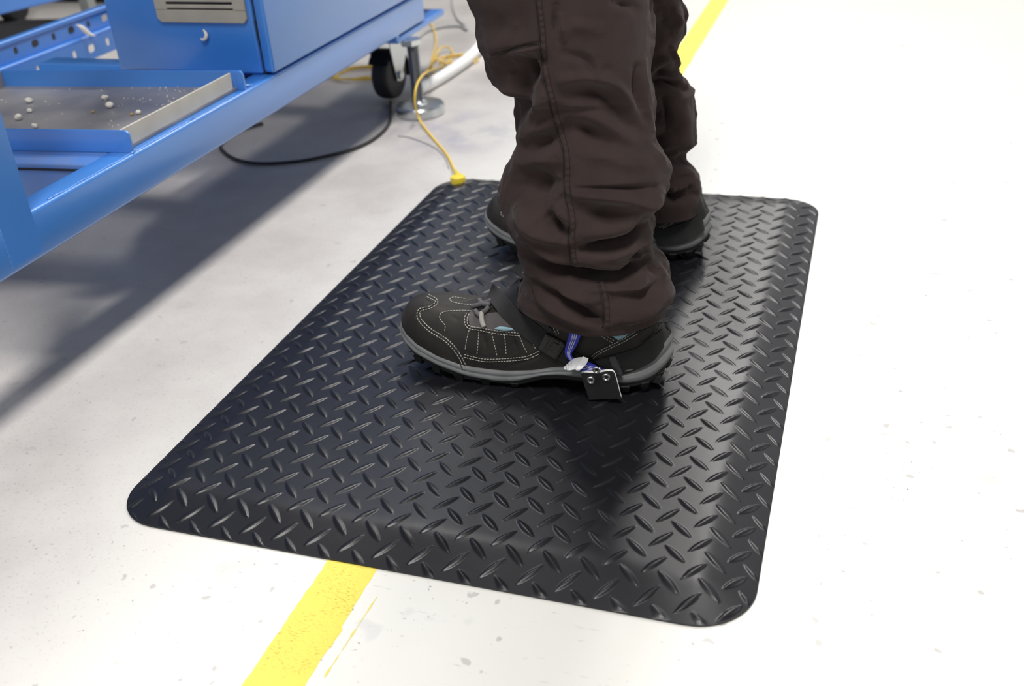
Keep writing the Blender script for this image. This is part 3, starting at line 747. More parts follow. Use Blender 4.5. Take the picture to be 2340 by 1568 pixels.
# toe-cap and overlay panels: raise the leather inside outlines traced on the shoe
def inside(pts, poly):
    x, y = pts[:, 0], pts[:, 1]; res = np.zeros(len(x), bool); n = len(poly); j = n - 1
    for i in range(n):
        xi, yi = poly[i]; xj, yj = poly[j]
        c = ((yi > y) != (yj > y)) & (x < (xj - xi) * (y - yi) / (yj - yi + 1e-9) + xi); res ^= c; j = i
    return res
def c3(L): return [(900 + x / 3.545, 620 + y / 3.545) for x, y in L]      # crop coordinates -> photo pixels
TOECAP = c3([(280, 200), (330, 225), (345, 245), (310, 275), (225, 305), (205, 340), (225, 400), (300, 470), (420, 545), (500, 620), (550, 700), (605, 800), (300, 900), (0, 700), (0, 300), (150, 150)])
UPH = SH['upper'].copy()
def refine(P, k):
    R0, C0 = P.shape[:2]; gi = np.linspace(0, R0 - 1, (R0 - 1) * k + 1); a = np.floor(gi).astype(int).clip(0, R0 - 2); f = (gi - a)[:, None, None]; P = P[a] * (1 - f) + P[a + 1] * f
    gj = np.linspace(0, C0 - 1, (C0 - 1) * k + 1); a = np.floor(gj).astype(int).clip(0, C0 - 2); f = (gj - a)[None, :, None]; return P[:, a] * (1 - f) + P[:, a + 1] * f
def grid_normals(P, out_ref=None):
    du = np.gradient(P, axis=0); dv = np.gradient(P, axis=1); n = np.cross(du, dv); n /= (np.linalg.norm(n, axis=-1, keepdims=True) + 1e-12)
    if out_ref is not None:
        s = np.sign(((P - out_ref) * n).sum(-1).mean()); n *= s if s != 0 else 1
    return n
def seg_dist(px, A, B):
    d = B - A; L2 = (d * d).sum() + 1e-9; t = np.clip(((px - A) @ d) / L2, 0, 1); q = A + t[:, None] * d; return np.hypot(*(px - q).T), t
def stroke_field(px, pts, width):
    best = np.full(len(px), 1e9); P_ = [np.array(q[:2], float) for q in pts]
    P_ = [np.array((v.x, v.y)) for v in smooth_path([Vector((q[0], q[1], 0)) for q in P_], 5)] if len(P_) > 2 else P_
    for A, B in zip(P_, P_[1:]):
        d, _ = seg_dist(px, A, B); best = np.minimum(best, d)
    e0 = np.hypot(*(px - P_[0]).T); e1 = np.hypot(*(px - P_[-1]).T)
    f = np.exp(-(best / width) ** 2)
    L = sum(np.hypot(*(b - a)) for a, b in zip(P_, P_[1:]))
    taper = np.clip(np.minimum(e0, e1) / (L * .28 + width), 0, 1); return f * (.35 + .65 * taper)
UPH = refine(UPH, 2)
ref = np.stack([UPH[..., 0], np.full(UPH.shape[:2], SY), np.full(UPH.shape[:2], .05)], -1)
NRM = grid_normals(UPH, ref)
pxu = to_px(UPH.reshape(-1, 3)); vis = ((CAM - UPH) * NRM).sum(-1).reshape(-1) > 0
dsp = np.zeros(len(pxu))
dsp += np.where(inside(pxu, TOECAP) & vis, .0011, 0)
HEELP = c3([(1610, 720), (1640, 680), (1760, 620), (1980, 490), (2130, 420), (2300, 420), (2300, 700), (2100, 760), (1850, 850), (1620, 800)])
dsp += np.where(inside(pxu, HEELP) & vis, .0009, 0)
for L, wd, am in ((c3([(690, 210), (560, 245), (470, 235)]), 3, -.0006), (c3([(720, 520), (740, 580), (745, 640)]), 6, -.0014), (c3([(960, 540), (975, 590), (985, 635)]), 6, -.0014),
                  (c3([(600, 500), (640, 480), (900, 500), (1010, 515)]), 3, .0006), (c3([(470, 370), (510, 385), (550, 370)]), 5, -.0008),
                  (c3([(900, 780), (1100, 720), (1250, 650)]), 4, -.0006), (c3([(300, 260), (400, 290), (600, 300)]), 9, -.0012)):
    dsp += am * stroke_field(pxu, L, wd) * vis
UPH = UPH + NRM * dsp.reshape(UPH.shape[:2])[..., None]
BV_UP = make_bvh(UPH); BV_MID = make_bvh(np.concatenate([SH['midsole'], SH['midsole'][:, :1]], 1))
def hit(x, y, off=0, bvs=None, fbY=None):
    d = Vector(ray(x, y)).normalized(); o = Vector(CAM); best = None
    for bv in (bvs or (BV_UP, BV_MID)):
        r_ = bv.ray_cast(o, d)
        if r_[0] is not None and (best is None or r_[3] < best[2]):
            n = r_[1];  n = -n if n.dot(d) > 0 else n; best = (r_[0], n, r_[3])
    if best is None:
        if fbY is None: return None
        q = Vector(onp(x, y, 1, fbY)); return q, Vector((0, -1, 0))
    return best[0] + best[1] * off, best[1]

def xf_far(me):
    """mirror across the foot axis, turn, and move to the far foot"""
    me.transform(Matrix.Translation((-.33, -SY, 0)))
    me.transform(Matrix.Scale(-1, 4, (0, 1, 0)))
    me.transform(Matrix.Translation(FAR_T) @ Matrix.Rotation(FAR_A, 4, 'Z'))
    me.flip_normals()
FAR_T = (.322, .655, 0); FAR_A = math.radians(-6.0 + 9)
def shoe(far):
    base = (.33, SY, MZ) if not far else (FAR_T[0], FAR_T[1], MZ)
    up = UPH if not far else refine(SH['upper'], 1)
    me = grid_mesh('upper', up); 
    if far: xf_far(me)
    fix_normals(me)
    r = link('shoe', me, LEATHER, person, True)          # the leather upper carries the other pieces
    r['label'] = 'right shoe, black' if far else 'left shoe, black with pale stitching'
    r.data.set_sharp_from_angle(angle=math.radians(50))
    def sub(name, me, m, smooth=True, ang=40):
        if far: xf_far(me)
        fix_normals(me)
        o = link(name, me, m, r, smooth); me.set_sharp_from_angle(angle=math.radians(ang)); return o
    sub('midsole', grid_mesh('midsole', SH['midsole'], True), MIDS)
    sub('outsole', grid_mesh('outsole', SH['outsole'], True), OUTS)
    p = Parts()
    for (x, y, a, b_, z0, z1) in LUGS:
        bb = bmesh.new(); bmesh.ops.create_cube(bb, size=1)
        for v in bb.verts:
            k = .75 if v.co.z < 0 else 1.15
            v.co = Vector((v.co.x * .014 * k, v.co.y * .009 * k, v.co.z))
        ang = math.atan2(b_, a)
        for v in bb.verts: v.co = Matrix.Rotation(ang, 3, 'Z') @ v.co; v.co = Vector((x + v.co.x, SY + y + v.co.y, (z0 + z1) / 2 + v.co.z * (z1 - z0)))
        bmesh.ops.bevel(bb, geom=bb.edges[:], offset=.0008, segments=1, affect='EDGES'); p.add(bb)
    for gx in np.arange(.21, .47, .017):
        for gy in (-.018, 0, .016):
            z1 = float(max(smooth1(np.array([gx]), ZB)[0] - .006, MZ + .0036)); z0 = max(z1 - .006, MZ + .0001)
            p.box(gx - .005, gx + .005, SY + gy - .005, SY + gy + .005, z0, z1 + .002)
    me = bpy.data.meshes.new('lug'); p.bm.to_mesh(me); p.bm.free(); o = sub('tread_lugs', me, OUTS, False)
    return r
shoeL = shoe(False); shoeR = shoe(True)

# ---- stitches: dashes laid on the leather
def dashes(P_, pl, L=4.6, gap=2.2, r=.00042, off=.0005, bvs=None, fbY=None):
    pts = dense(pl, 1.1); k = 0; per = int(round((L + gap) / 1.1)); ln = int(round(L / 1.1))
    while k + ln < len(pts):
        seg = []
        for q in pts[k:k + ln + 1: max(1, ln // 3)]:
            h = hit(q.x, q.y, off, bvs, fbY)
            if h: seg.append(h[0])
        if len(seg) >= 2 and (seg[0] - seg[-1]).length < .012: P_.tube(seg, r, 6)
        k += per
def offset_line(pl, d):
    out = []
    for i, q in enumerate(pl):
        a = np.array(pl[max(i - 1, 0)][:2], float); b = np.array(pl[min(i + 1, len(pl) - 1)][:2], float); t = b - a; t /= np.hypot(*t) + 1e-9
        out.append((q[0] - t[1] * d, q[1] + t[0] * d))
    return out
ST_D = [c3([(275, 200), (335, 232), (345, 255), (300, 290), (220, 312), (200, 345), (215, 400), (290, 475), (410, 550), (490, 625), (540, 700), (585, 795)]),
        c3([(600, 345), (585, 380), (590, 430), (620, 458), (700, 470), (800, 490), (900, 502), (1020, 512)]),
        c3([(570, 685), (650, 705), (750, 722), (900, 718), (1050, 705), (1120, 685), (1190, 650)]),
        c3([(1255, 375), (1290, 430), (1320, 490), (1335, 530)]),
        c3([(1610, 700), (1650, 665), (1760, 610), (1870, 555), (1975, 490)]),
        c3([(1665, 505), (1720, 535), (1785, 575)]),
        c3([(1160, 350), (1145, 385)])]
ST_S = [c3([(635, 325), (560, 320), (420, 328), (375, 355), (380, 395), (415, 440), (412, 495)]),
        c3([(630, 275), (540, 265), (470, 248), (455, 225), (490, 212), (560, 222), (600, 226)]),
        c3([(645, 268), (640, 300), (630, 325)]),
        c3([(610, 480), (590, 560), (575, 655)]), c3([(690, 490), (685, 560), (675, 675)]), c3([(795, 505), (815, 590), (838, 690)]),
        c3([(898, 512), (905, 590), (912, 685)]), c3([(1015, 515), (1045, 590), (1080, 660)]), c3([(1130, 590), (1155, 640)])]
for L in ST_D:
    p = Parts(); dashes(p, offset_line(L, 3.0)); dashes(p, offset_line(L, -3.0)); st = p.build('stitching', THREAD, shoeL, True); st['label'] = 'pale double row of stitches'
for L in ST_S:
    p = Parts(); dashes(p, L); st = p.build('stitching', THREAD, shoeL, True); st['label'] = 'pale single row of stitches'
for L in ST_D[:3] + ST_D[4:5]:
    h = [hit(q.x, q.y, -.0001) for q in dense(offset_line(L, 7.5 if L is ST_D[0] else -6.5), 3)]
    h = [q[0] for q in h if q]
    if len(h) > 3: p = Parts(); p.tube(h, .0005, 6); p.build('panel_edge', LEATH2, shoeL, True)

# ---- ribbons draped on the shoe
def ribbon(name, A, B, n, m, parent, off=.0015, thick=.0012, uv=False, bvs=None, fb=None, ncross=5, relax=0, lift=None, bulge=0):
    """A, B: the two edges traced in the photo; points fall on the shoe (or on the plane y=fb)"""
    def samp(L):
        P_ = smooth_path([Vector((q[0], q[1], 0)) for q in L], 12); d = [0]
        for a, b in zip(P_, P_[1:]): d.append(d[-1] + (b - a).length)
        g = np.linspace(0, d[-1], n); return np.stack([np.interp(g, d, [v.x for v in P_]), np.interp(g, d, [v.y for v in P_])], 1)
    a, b = samp(A), samp(B); G = np.zeros((n, ncross, 3)); T = np.zeros((n, ncross)); ok = np.zeros((n, ncross), bool)
    D = np.zeros((n, ncross, 3))
    for i in range(n):
        for j in range(ncross):
            f = j / (ncross - 1); x, y = a[i] * (1 - f) + b[i] * f; d = Vector(ray(x, y)).normalized(); D[i, j] = d
            h = hit(x, y, off, bvs)
            if h: T[i, j] = (h[0] - Vector(CAM)).length; ok[i, j] = True
    if not ok.any(): print('RIBBON MISS', name); T[:] = 1.1
    ii, jj = np.nonzero(ok)
    for i in range(n):
        for j in range(ncross):
            if not ok[i, j] and len(ii):
                k = np.argmin((ii - i) ** 2 + ((jj - j) * 1.5) ** 2); T[i, j] = T[ii[k], jj[k]]
    for _ in range(relax):
        Tn = T.copy(); Tn[1:-1] = (T[:-2] + 2 * T[1:-1] + T[2:]) / 4; T = np.minimum(T, Tn) if False else Tn
        Tm = T.copy(); Tm[:, 1:-1] = (T[:, :-2] + 2 * T[:, 1:-1] + T[:, 2:]) / 4; T = Tm
    if lift is not None: T -= np.array([lift(k / (n - 1)) for k in range(n)])[:, None]
    if bulge: T -= (bulge * np.sin(np.pi * np.linspace(0, 1, ncross)))[None, :]
    G = CAM + D * T[..., None]
    me = grid_mesh(name, G)
    if uv:
        u = me.uv_layers.new(name='UVMap'); vi = np.zeros(len(me.loops), np.int32); me.loops.foreach_get('vertex_index', vi)
        uvv = np.stack([(vi // ncross) / (n - 1), (vi % ncross) / (ncross - 1)], 1).astype(np.float32); u.data.foreach_set('uv', uvv.ravel())
    bm = bmesh.new(); bm.from_mesh(me); 
    for f_ in bm.faces:
        if f_.normal.dot(Vector(CAM) - f_.calc_center_median()) < 0: f_.normal_flip()
    bmesh.ops.solidify(bm, geom=bm.faces[:], thickness=thick)
    bm.to_mesh(me); bm.free()
    o = link(name, me, m, parent, True); me.set_sharp_from_angle(angle=math.radians(45)); return o
# tongue of grey mesh between the leather edges
ribbon('tongue', c3([(600, 350), (640, 300), (720, 240), (830, 190), (960, 150)]), c3([(615, 455), (740, 470), (860, 485), (960, 490), (1060, 470)]), 26, MESHG, shoeL, off=.0008, thick=.001)
ribbon('tongue_edge', c3([(815, 462), (860, 448), (910, 452), (960, 462)]), c3([(825, 470), (880, 482), (930, 482), (970, 478)]), 12, LINING, shoeL, off=.0030, thick=.0012, bulge=.001)
p = Parts()
lc = [hit(*q, .0032) for q in c3([(725, 345), (722, 380), (728, 420), (742, 455)])]
p.tube([q[0] for q in lc if q], .0028, 10, smoothn=6); p.build('lace', LACE, shoeL, True)
p = Parts()
for L in ([(670, 330), (690, 355), (720, 372)], [(780, 300), (760, 325), (728, 345)], [(640, 300), (690, 290), (760, 270), (800, 250)], [(700, 250), (730, 280), (790, 285)]):
    h = [hit(*q, .003, fbY=.33) for q in c3(L)]; p.tube([q[0] for q in h], .0026, 10, smoothn=6)
p.build('lace', LACED, shoeL, True)
ribbon('lace_loop_patch', c3([(640, 270), (690, 250), (740, 250)]), c3([(640, 325), (690, 330), (730, 300)]), 8, LEATH2, shoeL, off=.0022, thick=.0014)
# strap end, strap, buckle
strap_end = lambda t: .020 * max(0, 1 - t / .40) ** 1.2 + .001
s1 = ribbon('ankle_strap', c3([(800, 100), (860, 150), (930, 220), (1010, 320), (1120, 400), (1240, 490)]), c3([(752, 215), (800, 270), (870, 360), (960, 450), (1060, 540), (1180, 625)]), 40, WEB, shoeL, off=.0030, thick=.0018, relax=3, lift=lambda t: .012 * max(0, 1 - t / .3))
ribbon('ankle_strap', c3([(1370, 590), (1440, 640), (1530, 690), (1620, 740)]), c3([(1300, 690), (1350, 730), (1410, 760), (1480, 790)]), 20, WEB, shoeL, off=.0028, thick=.0016, relax=2)
ribbon('collar_edge', c3([(1010, 60), (940, 130), (925, 200), (990, 290), (1080, 370), (1170, 430), (1250, 500)]), c3([(1060, 60), (1000, 140), (1010, 220), (1070, 290), (1150, 360), (1220, 420), (1290, 480)]), 30, LEATH2, shoeL, off=.0020, thick=.0016, relax=2)
def slab(name, poly, m, parent, off, thick, bev=.0006):
    """moulded piece lying on the shoe: polygon traced, on the local tangent plane"""
    hs = [hit(*q, off, fbY=.29) for q in poly]; c = sum((h[0] for h in hs), Vector()) / len(hs); n = sum((h[1] for h in hs), Vector()).normalized()
    pts = []
    for q in poly:
        d = Vector(ray(*q)); o = Vector(CAM); t = (c - o).dot(n) / d.dot(n); pts.append(o + d * t)
    b = bmesh.new(); lo = [b.verts.new(q) for q in pts]; hi = [b.verts.new(q + n * thick) for q in pts]; b.faces.new(lo); b.faces.new(hi[::-1]); k = len(pts)
    for i in range(k): b.faces.new((lo[i], hi[i], hi[(i + 1) % k], lo[(i + 1) % k]))
    bmesh.ops.recalc_face_normals(b, faces=b.faces); bmesh.ops.bevel(b, geom=b.edges[:], offset=bev, segments=2, affect='EDGES')
    p = Parts(); p.add(b); return p.build(name, m, parent, True, math.radians(35))
slab('buckle', c3([(1235, 495), (1395, 585), (1320, 710), (1175, 625)]), BUCK, shoeL, .0020, .0036, .0010)
slab('buckle_bar', c3([(1238, 505), (1275, 528), (1215, 640), (1180, 618)]), BUCK, shoeL, .0052, .0026, .0010)
slab('buckle_frame', c3([(1285, 530), (1300, 538), (1240, 650), (1225, 642)]), BUCK, shoeL, .0056, .0016, .0005)
slab('buckle_frame', c3([(1355, 565), (1375, 577), (1315, 695), (1295, 683)]), BUCK, shoeL, .0056, .0016, .0005)
slab('buckle_tongue', c3([(1295, 570), (1345, 595), (1310, 665), (1262, 640)]), BUCK, shoeL, .0054, .0010, .0005)
# elastic heel band
ribbon('heel_band', c3([(1740, 690), (1860, 660), (1990, 610), (2090, 540), (2170, 470)]), c3([(1800, 850), (1900, 825), (2030, 770), (2120, 710), (2190, 610)]), 34, WEB, shoeL, off=.0020, thick=.0018, relax=1)
slab('band_loop', c3([(1735, 690), (1800, 680), (1860, 840), (1800, 850)]), BUCK, shoeL, .0030, .0024, .0010)
slab('band_patch', c3([(1625, 725), (1730, 695), (1790, 800), (1700, 800)]), LEATH2, shoeL, .0018, .0014, .0006)
ribbon('collar_lining', c3([(1750, 515), (1830, 502), (1925, 490)]), c3([(1820, 560), (1860, 540), (1930, 492)]), 10, LINING, shoeL, off=.0012, thick=.0008)
p = Parts()
h = [hit(*q, .0016) for q in c3([(1610, 722), (1700, 700), (1795, 678)])]
p.tube([q[0] for q in h if q], .0006, 6); p.build('edge_piping', BUCK, shoeL, True); p = Parts()
h = [hit(*q, .0022) for q in c3([(2135, 430), (2120, 480), (2080, 530), (2010, 580)])]
p.tube([q[0] for q in h if q], .0007, 6, smoothn=4); p.build('edge_piping', BUCK, shoeL, True)

# ---- heel grounder: blue striped tape, tag, black flap
grd = bpy.data.objects.new('heel_grounder', None); COL.objects.link(grd); grd.parent = person; grd.location = Vector((.41, .28, .04)) - Vector(person.location)
ribbon('striped_tape', c3([(1425, 435), (1415, 530), (1388, 620), (1390, 680), (1430, 735), (1470, 790), (1540, 815), (1660, 822)]),
       c3([(1528, 455), (1505, 545), (1470, 620), (1440, 665), (1452, 705), (1500, 735), (1580, 740), (1692, 790)]), 60, TAPE, grd, off=.004, thick=.0008, uv=True, relax=6, ncross=9, lift=lambda t: .004 + .004 * math.sin(t * 3.1))
ribbon('paper_tag', c3([(1373, 780), (1420, 738), (1470, 705), (1538, 694)]), c3([(1388, 803), (1420, 803), (1455, 797), (1484, 788)]), 26, TAG, grd, off=.012, thick=.0006, uv=True, relax=8, ncross=9, lift=lambda t: .006 + .0015 * math.sin(t * 7))
ribbon('paper_tag', c3([(1532, 692), (1515, 730), (1490, 765), (1474, 800)]), c3([(1576, 708), (1560, 750), (1530, 780), (1496, 812)]), 20, WHITE, grd, off=.014, thick=.0006, uv=True, relax=8, ncross=5, lift=lambda t: .007)
FY = .2795
def flap(poly, y0, y1, name, m):
    pts = [(onp(*q, 1, y0)[0], max(onp(*q, 1, y0)[2], MZ + .0004)) for q in poly]
    p = Parts(); p.prism(pts, 1, y0, y1, .0003); return p.build(name, m, grd, True, math.radians(35))
fp = c3([(1520, 835), (1528, 825), (1560, 822), (1640, 828), (1720, 812), (1765, 812), (1785, 825), (1800, 870), (1820, 950), (1842, 1030), (1580, 1045), (1555, 960), (1535, 900)])
flap(fp, FY, FY + .0012, 'flap', FLAPB)
flap([(x + (4.2 if x > 1700 else 0), y - (4.5 if y < 870 else -.2)) for x, y in fp], FY + .0013, FY + .0022, 'flap_backing', WHITE)
flap(c3([(1515, 828), (1760, 815), (1840, 1040), (1575, 1046)]), FY + .0026, FY + .0036, 'flap_lining', FLAPB)
p = Parts()
p.tube([(lambda c: (c[0], FY + .0010, max(c[2], MZ + .0012)))(onp(x_, y_, 1, FY)) for x_, y_ in c3([(1522, 836), (1545, 826), (1600, 824), (1650, 828), (1690, 818), (1725, 811), (1762, 811), (1786, 824), (1801, 868), (1822, 950), (1843, 1028)])], .00055, 8, smoothn=4)
p.build('flap_edge', WHITE, grd, True)
def eyelet(x, y, r, yy, dark=True):
    c = onp(*c3([(x, y)])[0], 1, yy); p = Parts()
    p.tube([(c[0] + r * math.cos(a), yy - .0006, c[2] + r * math.sin(a)) for a in np.linspace(0, 2 * math.pi, 25)], r * .34, 8, cap=False); p.lathe([(r * .8, 0), (r * .8, -.0004)], (c[0], yy, c[2]), axis=1, n=20)
    return p.build('eyelet', SILVER, grd, True, math.radians(40)), c
for (x, y, r, yy) in ((1597, 880, .0034, FY), (1722, 857, .0034, FY), (1643, 798, .0032, FY - .006)):
    e, c = eyelet(x, y, r, yy); p = Parts(); p.lathe([(r * .55, 0), (r * .5, -.0008)], (c[0], yy - .0002, c[2]), axis=1, n=20); p.build('eyelet_hole', DARK, e)

# ---- far shoe extras
def hit_far():
    b = bmesh.new(); b.from_mesh(shoeR.data); b.transform(Matrix.Translation(world_loc(shoeR))); t = BVHTree.FromBMesh(b); b.free(); return t
BVF = hit_far()
def c4(L): return [(1450 + x / 7.467, 430 + y / 7.467) for x, y in L]
def c5(L): return [(1080 + x / 8.71, 440 + y / 8.71) for x, y in L]
p = Parts()
dashes(p, c4([(425, 665), (560, 600), (700, 520), (800, 470)]), 3.0, 2.0, .00055, .0006, (BVF,)); dashes(p, c4([(480, 680), (600, 625), (720, 545), (815, 495)]), 3.0, 2.0, .00055, .0006, (BVF,))
p.build('stitching', THREAD, shoeR, True); p = Parts()
dashes(p, c5([(740, 300), (600, 370), (570, 440), (700, 520), (850, 580), (1000, 640)]), 3.0, 2.0, .0004, .0005, (BVF,))
p.build('stitching', THREAD, shoeR, True)
ribbon('heel_band', c4([(300, 730), (520, 690), (800, 610), (1000, 520), (1150, 440)]), c4([(400, 1000), (650, 970), (850, 915), (1050, 820), (1200, 720)]), 24, WEB, shoeR, off=.0022, thick=.0016, bvs=(BVF,))

# ================================================================ TROUSERS
def cloth_leg(sil_l, sil_r, yc, depth_f, strokes, NT, NR, zbot, ztop, nseed, front_hem=None, extra=None):
    """leg surface: rings at height z between the two silhouettes, then folds pressed in along traced creases"""
    def zx(L):
        A = np.array([[onp(x, y, 1, yc(y))[k] for k in (2, 0)] for x, y in L]); A = A[np.argsort(A[:, 0])]; return A
    Lz, Rz = zx(sil_l), zx(sil_r)
    zs = np.linspace(zbot, ztop, NR); xl = np.interp(zs, Lz[:, 0], Lz[:, 1]); xr = np.interp(zs, Rz[:, 0], Rz[:, 1])
    ker = np.hanning(9); ker /= ker.sum()
    for a in (xl, xr): a[4:-4] = np.convolve(a, ker, 'valid')
    th = np.linspace(0, 2 * np.pi, NT, endpoint=False)
    cx, rx = (xl + xr) / 2, (xr - xl) / 2; ycz = np.array([yc_z(yc, z) for z in zs]); ry = depth_f(zs, rx)
    c, s = np.cos(th), np.sin(th); e = .9
    P = np.zeros((NR, NT, 3))
    P[..., 0] = cx[:, None] + rx[:, None] * (np.sign(c) * np.abs(c) ** e)[None, :]
    P[..., 1] = ycz[:, None] - ry[:, None] * (np.sign(s) * np.abs(s) ** e)[None, :]
    P[..., 2] = zs[:, None]
    cen = np.stack([cx, ycz, zs], 1)[:, None, :]
    Nn = P - cen; Nn[..., 2] = 0; Nn /= np.linalg.norm(Nn, axis=-1, keepdims=True) + 1e-9
    px = to_px(P.reshape(-1, 3)); front = np.clip(((CAM - P) * Nn).sum(-1).reshape(-1) / np.linalg.norm(CAM - P, axis=-1).reshape(-1) * 3.2, 0, 1)
    D = np.zeros(len(px))
    for st in strokes:
        pts, wd, am = st[:3]
        f = stroke_field(px, pts, wd * (1.15 if am < 0 else 1.1))
        D += am * (2.3 if am < 0 else 1.9) * f * front
    D = D.reshape(NR, NT)
    # the far side gets folds of its own
    back = 1 - front.reshape(NR, NT); nf = np.zeros((NR, NT)); stepi, stepj = 6, 6
    gi, gj = np.arange(0, NR + stepi, stepi), np.arange(0, NT + stepj, stepj)
    gz = np.array([[noise.fractal(Vector((2.6 * math.cos(2 * math.pi * j / NT), 2.6 * math.sin(2 * math.pi * j / NT) + nseed, i / NR * (ztop - zbot) * 26)), .8, 2.0, 3) for j in gj] for i in gi])
    fi = np.arange(NR) / stepi; fj = np.arange(NT) / stepj; a = fi.astype(int); b = fj.astype(int); ta = (fi - a)[:, None]; tb = (fj - b)[None, :]
    nf = (gz[a][:, b] * (1 - ta) * (1 - tb) + gz[a + 1][:, b] * ta * (1 - tb) + gz[a][:, b + 1] * (1 - ta) * tb + gz[a + 1][:, b + 1] * ta * tb)
    D += nf * (.0055 * back + .0010)
    P = P + Nn * D[..., None]
    return P
def yc_z(yc, z):
    y = 400.0
    for _ in range(12):
        # pixel row whose point on the leg axis lies at this height
        zz = onp(1340, y, 1, yc(y))[2]; y += (zz - z) * 1800
        y = min(max(y, -2200), 1000)
    return yc(y)

mm_ = .001
NL = [(1070, -60), (1085, 0), (1098, 55), (1112, 105), (1120, 125), (1124, 150), (1136, 180), (1150, 192), (1184, 205), (1189, 230), (1190, 260), (1187, 310), (1177, 345), (1163, 375), (1154, 405), (1153, 435), (1158, 465), (1170, 500), (1185, 528), (1192, 545), (1191, 555), (1197, 570), (1208, 590), (1207, 610), (1200, 635), (1192, 660), (1190, 690), (1196, 710)]
NRt = [(1484, -60), (1487, 0), (1487, 110), (1485, 200), (1486, 280), (1492, 325), (1508, 350), (1525, 375), (1528, 395), (1524, 420), (1514, 450), (1495, 475), (1484, 495), (1487, 520), (1487, 545), (1485, 560), (1492, 580), (1496, 592), (1512, 605), (1527, 630), (1533, 655), (1534, 685), (1524, 700), (1518, 730)]
def c45(L): return [(1150 + x / 4.355, 400 + y / 4.355) for x, y in L]
def cu(L): return [(1060 + x / 3.9, y / 3.9) for x, y in L]
